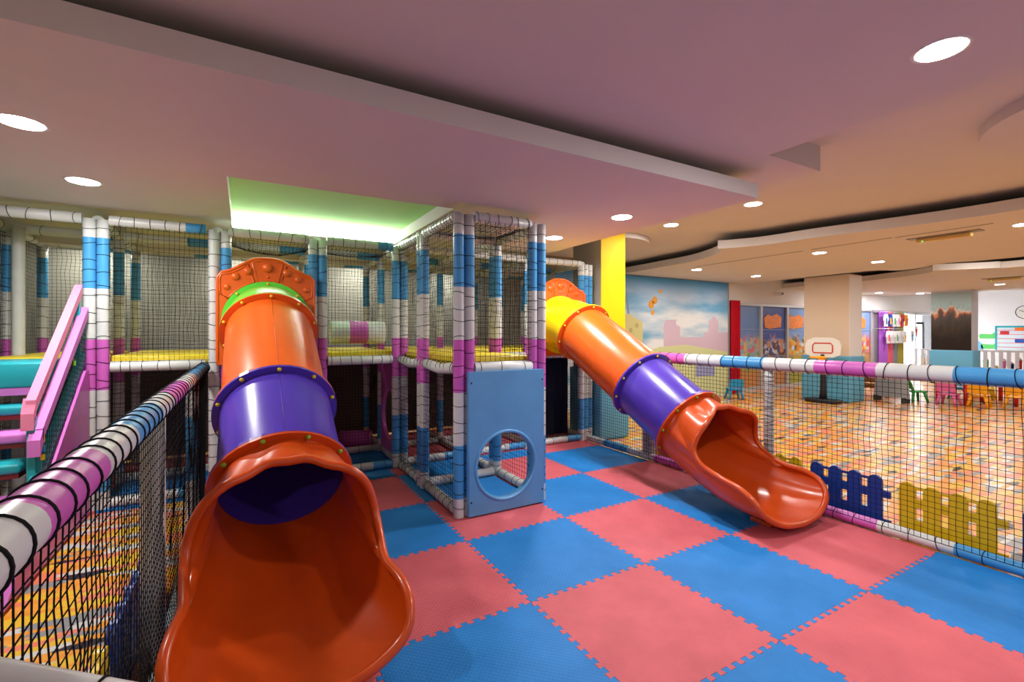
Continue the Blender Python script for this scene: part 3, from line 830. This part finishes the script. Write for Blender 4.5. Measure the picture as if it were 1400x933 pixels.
picket_panel(PL_YELLOW, -1.655, 2.32, 'yellow plastic picket panel between two navy panels outside the net', None)
picket_panel(PL_BLUE, -2.39, 2.32, 'navy blue plastic picket panel next to a yellow one, by the bottom blue rail', None)
picket_panel(PL_BLUE, -.28, -3.08, 'navy blue plastic picket panel outside the multicoloured rail', None)
picket_panel(PL_YELLOW, -.98, -3.08, 'yellow plastic picket panel outside the multicoloured rail', None)
picket_panel(PL_BLUE, .42, -3.08, 'navy blue plastic picket panel outside the multicoloured rail near the stairs', None)

# ------------------------------------------------------------------ pillars
def pillar(label, x0, x1, y0, y1, zt, mats_side, padz=1.15, sheet=None):
    root = empty('pillar', label, 'pillar', ((x0+x1)/2, (y0+y1)/2, 0), 0, None)
    cx, cy = root.location.x, root.location.y
    def bx(lo, hi, m, nm, bev=0):
        return MB().box((lo[0]-cx, lo[1]-cy, lo[2]), (hi[0]-cx, hi[1]-cy, hi[2]), 0, bev).build(nm, m, root)
    bx((x0, y0, padz), (x1, y1, zt), mats_side, 'shaft')
    bx((x0-.05, y0-.05, .002), (x1+.05, y1+.05, padz), V_PILLAR, 'padding', .035)
    return root, bx
cream = mat('cream paint', (226, 206, 184), .8, .2)
yel = mat('yellow paint', (246, 212, 0), .6, .3)
r1, bx = pillar('square pillar with one bright yellow face and blue padding, next to the play frame', 2.42, 2.94, 2.32, 3.05, 3.42, mat('warm grey paint', (176, 170, 160), .8))
bx((2.42, 2.312, 1.15), (2.94, 2.32, 3.42), yel, 'painted_face')
r2, bx = pillar('cream pillar with blue padded foot behind the basketball hoop', 10.46, 11.08, 2.38, 3.46, 3.2, cream)
bx((10.46, 2.372, 1.15), (11.08, 2.38, 3.16), wall_white, 'painted_face')
r3, bx = pillar('distant pillar with a large dark poster and blue padded foot', 18.1, 18.7, 2.27, 3.3, 3.2, METAL)
pm = bpy.data.materials.new('dark poster print'); pm.use_nodes = True
def poster_dark(m):
    nt = m.node_tree; b = nt.nodes['Principled BSDF']; N = nt.nodes.new; L = nt.links.new
    b.inputs['Roughness'].default_value = .3
    tc = N('ShaderNodeTexCoord'); sx = N('ShaderNodeSeparateXYZ'); L(tc.outputs['Generated'], sx.inputs[0])
    nz = N('ShaderNodeTexNoise'); nz.inputs['Scale'].default_value = 5; nz.inputs['Detail'].default_value = 5; L(tc.outputs['Generated'], nz.inputs['Vector'])
    ad = N('ShaderNodeMath'); ad.operation = 'MULTIPLY_ADD'; L(nz.outputs['Fac'], ad.inputs[0]); ad.inputs[1].default_value = .5; L(sx.outputs['Z'], ad.inputs[2])
    r = N('ShaderNodeValToRGB'); el = r.color_ramp.elements
    el[0].position = .45; el[0].color = lin((30, 24, 20)); el[1].position = 1.2; el[1].color = lin((110, 160, 170))
    for p_, c in ((.68, (58, 48, 36)), (.8, (66, 62, 58)), (.86, (90, 66, 50)), (.9, (186, 110, 70)), (.95, (196, 186, 166)), (1.0, (150, 176, 176))):
        e = el.new(min(1, p_)); e.color = lin(c)
    L(ad.outputs[0], r.inputs['Fac']); L(r.outputs['Color'], b.inputs['Base Color'])
poster_dark(pm)
bx((18.09, 2.27, 1.16), (18.1, 3.3, 3.1), pm, 'poster')

# ------------------------------------------------------------------ mural
mu = bpy.data.materials.new('mural sky'); mu.use_nodes = True
nt = mu.node_tree; b = nt.nodes['Principled BSDF']; N = nt.nodes.new; L = nt.links.new
b.inputs['Roughness'].default_value = .6
tc = N('ShaderNodeTexCoord'); sx = N('ShaderNodeSeparateXYZ'); L(tc.outputs['Generated'], sx.inputs[0])
mp = N('ShaderNodeMapping'); mp.inputs['Scale'].default_value = (2.2, 1, 4.2); mp.inputs['Location'].default_value = (.4, 0, .3); L(tc.outputs['Generated'], mp.inputs[0])
nz = N('ShaderNodeTexNoise'); nz.inputs['Scale'].default_value = 1.3; nz.inputs['Detail'].default_value = 4; L(mp.outputs[0], nz.inputs['Vector'])
r = N('ShaderNodeValToRGB'); el = r.color_ramp.elements
el[0].position = .36; el[0].color = lin((110, 172, 212)); el[1].position = .56; el[1].color = lin((226, 232, 238))
L(nz.outputs['Fac'], r.inputs['Fac'])
g = N('ShaderNodeMapRange'); g.inputs['From Min'].default_value = .7; g.inputs['From Max'].default_value = .98; L(sx.outputs['Z'], g.inputs[0])
mx = N('ShaderNodeMix'); mx.data_type = 'RGBA'; L(g.outputs[0], mx.inputs['Factor']); L(r.outputs['Color'], mx.inputs['A']); mx.inputs['B'].default_value = lin((70, 146, 202))
L(mx.outputs['Result'], b.inputs['Base Color'])
MX0, MX1 = 2.9, 9.32
mural = MB().box((MX0, YB-.02, .002), (MX1, YB-.002, 3.15)).build('mural', mu)
tag(mural, 'wall mural of blue sky and clouds over a pink castle and green hill', 'mural')
def decal(poly, rgb, y, nm):
    MB().prism(poly, 'y', YB-.02-y, YB-.02).build(nm, mat('mural '+nm, rgb, .6), mural)
decal([(4.5, .02), (4.5, .95), (5.6, 1.15), (6.6, 1.38), (7.6, 1.42), (8.5, 1.3), (MX1-.01, 1.2), (MX1-.01, .02)], (206, 214, 160), .004, 'hill_print')
castle = [(6.75, 1.2), (6.75, 2.0), (6.8, 2.0), (6.8, 2.06), (7.2, 2.08), (7.2, 1.95), (7.35, 1.9), (7.35, 1.62), (8.3, 1.62), (8.3, 1.75), (8.5, 1.75), (8.5, 2.05), (8.72, 2.22), (8.9, 2.05), (8.9, 1.75), (MX1-.01, 1.75), (MX1-.01, 1.15)]
decal(castle, (206, 184, 206), .003, 'castle_print')
decal([(5.0, 1.55), (5.1, 2.15), (5.55, 2.2), (6.0, 2.0), (6.0, 1.5), (5.7, 1.4)], (206, 200, 140), .005, 'cheese_print')
for cx_, cz_ in ((5.3, 1.95), (5.6, 1.8), (5.8, 1.92), (5.45, 1.65)):
    decal([(cx_+.06*math.cos(a), cz_+.06*math.sin(a)) for a in [math.pi*k/6 for k in range(12)]], (178, 172, 110), .0065, 'cheese_hole_print')
decal([(5.3, 2.2), (5.48, 2.75), (5.56, 2.2), (5.5, 2.2), (5.46, 2.55), (5.36, 2.2)], (120, 150, 180), .004, 'spike_print')
decal([(7.95, .55), (7.95, 1.05), (8.75, 1.05), (8.75, .55)], (150, 156, 200), .007, 'cushion_print')
for (cx_, cz_, rr) in ((6.3, 2.45, .1), (6.42, 2.56, .09), (6.35, 2.25, .06), (6.62, 2.8, .05)):
    decal([(cx_+rr*math.cos(a), cz_+rr*1.1*math.sin(a)) for a in [math.pi*k/6 for k in range(12)]], (216, 150, 50), .004, 'crumb_print')
# crimson curtain beside the mural
mb = MB(); n = 18
pts = [(9.36+.42*k/n, 4.86+.045*math.sin(k*1.9)) for k in range(n+1)]
mb.add([(x, y+dy, z) for z in (.02, 2.66) for dy in (0, .02) for x, y in pts], [[k, k+1, 2*(n+1)+k+1, 2*(n+1)+k] for k in range(n)]+[[(n+1)+k, (n+1)+k+1, 3*(n+1)+k+1, 3*(n+1)+k] for k in range(n)], 0, True)
tag(mb.build('curtain', RED_CLOTH), 'crimson gathered curtain hanging at the edge of the mural', 'curtain')

# ------------------------------------------------------------------ downlights
def downlight(x, y, z, label, group, power=LAMP_W, col=(1, .97, .93)):
    root = empty('downlight', label, 'ceiling light', (x, y, z), 0, group)
    n = 28
    t = MB(); prof = [(.098, 0), (.122, -.004), (.124, 0)]
    V = [(r_*math.cos(2*math.pi*k/n), r_*math.sin(2*math.pi*k/n), z_) for r_, z_ in prof for k in range(n)]
    F = [[i*n+k, i*n+(k+1) % n, (i+1)*n+(k+1) % n, (i+1)*n+k] for i in range(2) for k in range(n)]
    t.add(V, F, 0, True); t.build('trim_ring', PL_WHITE, root)
    l_ = MB(); l_.prism([(.1*math.cos(2*math.pi*k/n), .1*math.sin(2*math.pi*k/n)) for k in range(n)], 'z', -.006, -.001); l_.build('lens', LAMP, root)
    ld = bpy.data.lights.new('lamp', 'AREA'); ld.shape = 'DISK'; ld.size = .19; ld.energy = power; ld.color = col
    lo = bpy.data.objects.new('lamp', ld); COL.objects.link(lo); lo.parent = root; lo.location = (0, 0, -.012)
for x, y, t in ((-3.7, .24, 'farther from the stairs, by the soffit lip'), (-3.7, 1.45, 'just above the stairs'), (.86, .17, 'over the slide, nearer the soffit lip'), (.86, 1.40, 'over the slide, nearer the play frame')):
    downlight(x, y, ZA, 'round downlight in the low soffit, '+t, 'downlights of the low soffit')
downlight(.55, -2.52, ZB, 'large round downlight in the upper pinkish ceiling beside the stepped edge', 'downlights of the upper ceiling')
for x, y in ((.55, -5.2), (-3.9, -5.2)):
    downlight(x, y, ZB, 'downlight in the upper ceiling far from the stepped edge', 'downlights of the upper ceiling')
for x in (-4.3, -2.6, -.9, .8):  # added lamps, hidden by the beam, to brighten the inside of the frame
    downlight(x, 4.55, ZA, 'added unseen lamp between the ceiling beam and the grey back wall', 'added lamps behind the beam', 9, (1, .98, .84))
for x, y, t in ((3.23, .24, 'by the corner of the low soffit'), (3.24, 1.61, 'near the yellow pillar'), (3.2, -5.4, 'beyond the round soffit')):
    downlight(x, y, 3.43, 'round downlight in the plain ceiling, '+t, 'downlights before the wavy edge', 20)
for x, y, t in ((6.31, .98, 'beside the middle of the slot diffuser'), (8.45, .96, 'nearest the second wavy edge'), (8.55, 3.6, 'before the crimson curtain'), (6.27, 3.55, 'right before the mural'), (6.31, -1.54, 'past the emergency light box'), (8.5, -1.54, 'well past the emergency light box'), (6.3, -4.2, 'well past the emergency light box'), (8.5, -4.2, 'well past the emergency light box')):
    downlight(x, y, ZD, 'round downlight in the wavy soffit, '+t, 'downlights of the wavy soffit', 16, col=(1, .94, .84))
for x, y in ((11.0, -.05), (10.9, -.75)):
    downlight(x, y, 3.43, 'round downlight between the two wavy soffits', 'downlights between wavy soffits', 7, col=(1, .93, .84))
for x, y in ((16.65, 1.25), (17.0, 4.4), (18.6, 3.78), (14.3, -.6), (14.3, 3.9), (16.6, -2.2)):
    downlight(x, y, ZD, 'round downlight in the soffit beyond the cream pillar', 'downlights beyond the pillar', col=(1, .96, .92))
# daylight-bright room end
def big_light(name, loc, rot, sx_, sy_, en, col):
    ld = bpy.data.lights.new(name, 'AREA'); ld.shape = 'RECTANGLE'; ld.size = sx_; ld.size_y = sy_; ld.energy = en; ld.color = col
    lo = bpy.data.objects.new(name, ld); COL.objects.link(lo); lo.location = loc; lo.rotation_euler = rot
big_light('window_daylight', (21.8, YW+.35, 1.4), (-math.pi/2, 0, 0), 3.6, 2.2, 260, (.92, .96, 1))

# emergency light boxes under the wavy soffits
for (x, y, l_, lab) in ((6.23, -.75, .62, 'yellowed emergency light box on the wavy soffit'), (14.36, .6, .62, 'small emergency light box on the soffit beyond the cream pillar')):
    e_ = empty('emergency_light', lab, 'emergency light', (x, y, ZD))
    MB().box((-.09, -l_/2-.1, -.012), (.09, l_/2+.1, 0)).build('back_plate', GREY_TUBE, e_)
    MB().box((-.05, -l_/2, -.075), (.05, l_/2, -.012), 0, .02).build('body', mat('yellowed plastic', (216, 190, 120), .4), e_)
    MB().ball((-.04, l_/2-.08, -.06), .012).build('indicator', mat('green indicator', (40, 230, 80), .4, emit=3), e_)
cmr = empty('security_camera', 'small white security camera on the wall left of the cream pillar', 'camera', (11.9, 5.0, 2.95))
MB().box((-.05, -.12, -.06), (.05, .1, .05), 0, .02).build('body', PL_WHITE, cmr); MB().tube([(0, -.12, 0), (0, -.15, 0)], .03, 12).build('lens', PL_BLACK, cmr)

# ------------------------------------------------------------------ basketball hoop
h = empty('basketball_hoop', 'toy basketball hoop on a black stand before the cream pillar', 'basketball hoop', (9.93, 2.72, 0))
def hx(mb, nm, m, par=h): return mb.build(nm, m, par)
hx(MB().box((-.2, -.36, .004), (.2, .36, .10), 0, .04), 'base', PL_BLACK)
hx(MB().tube([(0, 0, .08), (0, 0, .3), (0, 0, 1.0), (0, 0, 1.2)], [.09, .07, .06, .055], 12), 'pole', PL_BLACK)
bp_ = [(-.40, 1.2), (-.24, 1.13), (.24, 1.13), (.40, 1.2), (.42, 1.42), (.36, 1.55), (.2, 1.62), (-.2, 1.62), (-.36, 1.55), (-.42, 1.42)]
bb = hx(MB().prism(bp_, 'x', -.03, .0), 'backboard', PL_WHITE)
lp = [(-.21, 1.24), (.21, 1.24), (.23, 1.27), (.23, 1.42), (.19, 1.48), (-.19, 1.48), (-.23, 1.42), (-.23, 1.27)]
MB().tube([(-.034, u, v) for u, v in lp], .014, 6, 0, closed=True).build('target_outline', PL_RED, h).parent = bb
hx(MB().tube([(-.24+.17*math.cos(a), .17*math.sin(a), 1.13) for a in [2*math.pi*k/24 for k in range(24)]], .022, 8, 0, closed=True), 'ring', PL_AMBER)
hx(MB().box((-.1, -.07, 1.0), (-.02, .07, 1.16), 0, .015), 'ring_bracket', PL_AMBER)

# ------------------------------------------------------------------ children's tables and chairs
def kid_chair_proto(m):
    root = empty('kid_chair', 'x', 'chair')
    MB().box((-.17, -.17, .25), (.17, .17, .29), 0, .014).build('seat', m, root)
    for sx_ in (-1, 1):
        for sy_ in (-1, 1):
            MB().tube([(sx_*.12, sy_*.12, .26), (sx_*.175, sy_*.175, .003)], [.036, .026], 8).build('leg', m, root)
    bk = MB()
    bk.add([(.14+.05*t, y*(1-.1*t), (.33)+.21*t+(-.02 if abs(y) > .13 and t == 1 else 0)) for t in (0, 1) for y in (-.18, -.1, 0, .1, .18)]+[(.165+.05*t, y*(1-.1*t), (.33)+.21*t+(-.02 if abs(y) > .13 and t == 1 else 0)) for t in (0, 1) for y in (-.18, -.1, 0, .1, .18)],
           [[k, k+1, 6+k, 5+k] for k in range(4)]+[[10+k+1, 10+k, 15+k, 16+k] for k in range(4)]+[[5+k, 6+k, 16+k, 15+k] for k in range(4)]+[[k+1, k, 10+k, 11+k] for k in range(4)]+[[0, 5, 15, 10], [4, 14, 19, 9]])
    bk.build('backrest', m, root)
    for sy_ in (-1, 1):
        MB().tube([(.13, sy_*.12, .27), (.165, sy_*.12, .40)], .02, 8).build('back_post', m, root)
    return root
spots = [(12.08, .99, math.pi, PL_PINK, 'pink plastic child chair at the table with red legs'),
         (12.36, .53, math.pi+.1, PL_AMBER, 'amber plastic child chair with its back to the net, beside the pink chair'),
         (12.7, .02, math.pi+.2, PL_AMBER, 'amber plastic child chair between another amber chair and a yellow chair'),
         (13.35, -.28, math.pi+.6, PL_YELLOW, 'lemon yellow plastic child chair at the corner of the far low table'),
         (12.05, 1.62, math.pi/2+.9, PL_GREEN, 'green plastic child chair at the end of the low table'),
         (13.75, 1.3, .1, PL_CYAN, 'blue plastic child chair behind the pink chair across the table'),
         (14.3, .95, .1, PL_YELLOW, 'yellow plastic child chair across the low table'),
         (14.55, .42, .2, PL_GREEN, 'green plastic child chair across the farther low table'),
         (14.5, -.2, .2, PL_BLUE, 'navy plastic child chair across the farther low table'),
         (6.6, 4.35, .6, PL_CYAN, 'cyan plastic child chair below the mural, nearer the yellow pillar'),
         (8.55, 4.2, -2.2, PL_CYAN, 'cyan plastic child chair below the mural beside the crimson curtain')]
protos = {}
for x, y, rz, m, lab in spots:
    if m.name in protos: c = copy_tree(protos[m.name])
    else: c = kid_chair_proto(m); protos[m.name] = c
    c.location = (x, y, 0); c.rotation_euler.z = rz; c['label'] = lab; c['category'] = 'chair'; c['group'] = 'small plastic chairs'
def low_table(x, y, lab):
    root = empty('low_table', lab, 'table', (x, y, 0), 0, 'low tables for children')
    MB().box((-.6, -.32, .50), (.6, .32, .54), 0, .015).build('tabletop', PL_WHITE, root)
    for sx_ in (-1, 1):
        for sy_ in (-1, 1): MB().tube([(sx_*.53, sy_*.26, .004), (sx_*.53, sy_*.26, .50)], .04, 10).build('leg', PL_RED, root)
low_table(12.85, 1.02, 'low white table with red legs beside the pink chair')
low_table(13.64, .36, 'low white table with red legs beside the amber chairs')
# grey padded bench panel and yellow toy rack
g = empty('folding_board', 'grey fabric-covered board leaning on feet near the green chair', 'board', (11.55, 1.93, 0), -.25)
MB().prism([(-.42, .12), (.42, .12), (.36, .66), (-.36, .66)], 'x', -.03, .03).build('panel', GREY_FAB, g)
for sy_ in (-.34, .34): MB().box((-.12, sy_-.02, .003), (.12, sy_+.02, .14)).build('foot', DARK, g)
g = empty('toy_rack', 'yellow framed rack of wooden toy boxes beside the cream pillar', 'rack', (12.6, 2.85, 0), .2)
for sy_ in (-.36, .36):
    MB().tube([(-.16, sy_*1.1, .003), (0, sy_*.95, .7)], .03, 8).build('leg', PL_YELLOW, g); MB().tube([(.16, sy_*1.1, .003), (0, sy_*.95, .7)], .03, 8).build('leg', PL_YELLOW, g)
for z in (.2, .36, .52):
    MB().box((-.12, -.32, z), (.12, -.02, z+.12), 0, .01).build('toy_box', WOOD, g); MB().box((-.12, .02, z), (.12, .32, z+.12), 0, .01).build('toy_box', WOOD, g)
MB().tube([(0, -.36, .68), (0, .36, .68)], .03, 8).build('top_bar', PL_YELLOW, g)
# small toy by the net
g = empty('toy_truck', 'small yellow and red toy behind the net post near the slide mouth', 'toy', (2.62, -.42, 0), .4)
MB().box((-.1, -.2, .05), (.1, .2, .16), 0, .02).build('body', PL_YELLOW, g); MB().box((-.07, -.02, .16), (.07, .12, .26), 0, .02).build('cab', PL_RED, g)
MB().box((-.05, -.16, .16), (.05, -.06, .22), 0, .015).build('block', PL_CYAN, g)
for sx_ in (-1, 1):
    for sy_ in (-.12, .12): MB().tube([(sx_*.1, sy_, .05), (sx_*.13, sy_, .05)], .048, 14).build('wheel', PL_BLACK, g)

# ------------------------------------------------------------------ far end: picket fence, board, clock, costumes
pf = empty('picket_fence', 'pale grey picket fence across the far end of the hall', 'fence', (20.6, 0, 0))
PALE = mat('pale grey paint', (196, 198, 204), .6)
for k in range(36):
    y = 4.6-.2*k
    if y < -2.2: break
    MB().box((-.015, y-.05, .05), (.015, y+.05, 1.05)).build('picket', PALE, pf)
MB().box((-.03, -2.2, 1.05), (.03, 4.65, 1.12)).build('top_rail', PALE, pf); MB().box((-.03, -2.2, .1), (-.016, 4.65, .2)).build('bottom_rail', PALE, pf)
bd = empty('pocket_chart', 'wall chart with teal border and rows of coloured cards', 'chart', (XE-.02, 2.3, 1.05))
MB().box((-.02, -.9, 0), (.01, .9, .95)).build('backing', mat('pale blue card', (206, 226, 236), .6), bd)
MB().box((-.03, -.9, .9), (-.02, .9, .97)).build('border', mat('teal card', (20, 170, 180), .6), bd); MB().box((-.03, .84, 0), (-.02, .9, .9)).build('border', mat('teal card', (20, 170, 180), .6), bd)
for k in range(5): MB().box((-.028, -.88, .1+.17*k), (-.02, .84, .125+.17*k)).build('strip', mat('pink card', (236, 130, 140), .6), bd)
for y, z, c in ((.62, .62, (196, 30, 40)), (.2, .76, (236, 110, 30)), (.2, .3, (30, 90, 190)), (-.3, .14, (210, 40, 60)), (-.5, .6, (240, 180, 40))):
    MB().box((-.034, y-.13, z), (-.028, y+.13, z+.14)).build('card', mat('card %d' % c[0], c, .6), bd)
ck = empty('wall_clock', 'round white wall clock with thin dark rim', 'clock', (XE-.02, 2.36, 2.55))
n = 28
MB().prism([(.24*math.cos(2*math.pi*k/n), .24*math.sin(2*math.pi*k/n)) for k in range(n)], 'x', -.03, .0).build('dial', PL_WHITE, ck)
MB().tube([(-.03, .25*math.cos(2*math.pi*k/n), .25*math.sin(2*math.pi*k/n)) for k in range(n)], .014, 6, 0, closed=True).build('rim', DARK, ck)
for a, l_ in ((.5, .17), (2.3, .12)): MB().tube([(-.04, 0, 0), (-.04, l_*math.cos(a), l_*math.sin(a))], .008, 4).build('hand', DARK, ck)
for (y, z, lab) in ((3.35, 1.5, 'green wall sticker above the picket fence, the upper of two'), (3.3, 1.08, 'green wall sticker just above the picket rail, the lower of two')):
    s_ = MB().prism([(y+.3, z), (y-.28, z), (y-.32, z+.15), (y-.22, z+.27), (y-.1, z+.24), (y-.05, z+.18), (y+.3, z+.2), (y+.34, z+.1)], 'x', XE-.012, XE-.001).build('wall_sticker', mat('sticker green', (90, 196, 100), .6)); tag(s_, lab, 'sticker')
for (y, lab) in ((2.72, 'light blue round-topped wall sticker beside the pocket chart'), (3.85, 'light blue round-topped wall sticker beside the poster pillar')):
    s_ = MB().prism([(y+.3*math.cos(a), 1.05+.42*math.sin(a)) for a in [math.pi*k/10 for k in range(11)]], 'x', XE-.012, XE-.001).build('wall_sticker', mat('sticker blue', (110, 190, 226), .6)); tag(s_, lab, 'sticker')
# toys standing behind the pickets
for k, (y, m, hh) in enumerate(((2.95, PL_RED, .5), (2.75, PL_GREEN, .8), (2.5, PL_YELLOW, .55), (2.3, PL_PINK, .8), (2.1, PL_BLUE, .7), (1.9, PL_RED, .85), (4.6, PL_AMBER, .8))):
    t = empty('toy_bin', ['red toy bin', 'green toy bin', 'yellow toy bin', 'pink toy bin', 'navy toy bin', 'tall red toy bin', 'amber toy bin'][k]+' standing behind the picket fence', 'toy bin', (21.2, y, 0))
    MB().tube([(0, 0, .003), (0, 0, hh*.9)], [.07, .09], 12).build('bin', m, t); MB().tube([(0, 0, hh*.9), (0, 0, hh)], [.095, .05], 12).build('lid', PL_WHITE, t)
# hanging costumes and coloured drapes at the window wall
def drape(x0, x1, m, lab, z0=.05, z1=2.58, y=4.93):
    mb = MB(); n = 12; pts = [(x0+(x1-x0)*k/n, y+.04*math.sin(k*2.1)) for k in range(n+1)]
    mb.add([(x, yy+dy, z) for z in (z0, z1) for dy in (0, .015) for x, yy in pts], [[k, k+1, 2*(n+1)+k+1, 2*(n+1)+k] for k in range(n)]+[[(n+1)+k, (n+1)+k+1, 3*(n+1)+k+1, 3*(n+1)+k] for k in range(n)], 0, True)
    tag(mb.build('drape', m), lab, 'curtain')
drape(18.3, 19.0, mat('purple satin', (172, 96, 208), .35), 'purple satin drape beside the hanging costumes')
drape(19.0, 19.45, mat('coral cloth', (232, 108, 124), .6), 'coral pink drape behind the hanging costumes')
drape(19.45, 19.8, mat('steel blue cloth', (140, 160, 180), .6), 'steel blue drape behind the hanging costumes')
drape(19.8, 20.4, mat('olive cloth', (182, 176, 70), .6), 'olive yellow drape behind the hanging costumes')
def costume(x, z, c1, c2, lab):
    root = empty('costume', lab, 'costume', (x, 4.78, z), 0, 'costumes hung at the window wall')
    pts = [(-.1, 0), (.1, 0), (.1, .3), (.14, .2), (.165, .28), (.1, .47), (.04, .44), (-.04, .44), (-.1, .47), (-.165, .28), (-.14, .2), (-.1, .3)]
    MB().prism(pts, 'y', -.025, .025).build('garment', c1, root)
    MB().box((-.05, -.032, .08), (.05, -.025, .32)).build('trim', c2, root)
    MB().tube([(0, 0, .44), (0, 0, .52), (.03, 0, .55)], .006, 5).build('hook', METAL, root)
for z, x1 in ((2.535, 20.5), (1.895, 21.3)):
    tag(MB().tube([(18.2, 4.78, z), (x1+.1, 4.78, z)], .012, 8).tube([(18.22, 4.78, z), (18.22, YW-.04, z)], .01, 6).tube([(x1+.08, 4.78, z), (x1+.08, YW-.04, z)], .01, 6).build('garment_rail', METAL), 'metal garment rail holding the %s row of costumes' % ('upper' if z > 2.2 else 'lower'), 'rail')
CW = mat('white cloth', (226, 226, 228), .8)
cols = [PL_RED, PL_BLUE, PL_AMBER, PL_GREEN, PL_PINK, PL_BLACK]
words = ['red', 'blue', 'amber', 'green', 'pink', 'black']
for k in range(6): costume(18.5+.345*k, 1.98, [CW, cols[k], CW, CW, cols[(k+2) % 6], PL_AMBER][k], cols[(k+1) % 6], ['white costume with a blue trim in the upper row', 'blue costume with amber trim in the upper row', 'white costume with green trim in the upper row', 'white costume with pink trim in the upper row', 'red costume with dark trim in the upper row', 'amber costume with red trim in the upper row'][k])
for k in range(5): costume(18.7+.345*k, 1.34, CW, [cols[0], METAL, cols[3], METAL, cols[2]][k], ['white costume with red trim in the lower row', 'plain white costume with silver trim in the lower row', 'white costume with green trim in the lower row', 'white costume with silver trim above the olive drape', 'white costume with amber trim in the lower row'][k])
for k, m in enumerate((PL_CYAN, PL_RED)): costume(20.72+.36*k, 1.36+.2*k, CW, m, ['white costume with cyan trim hanging against the bright glass', 'white costume with red trim hanging against the bright glass'][k])
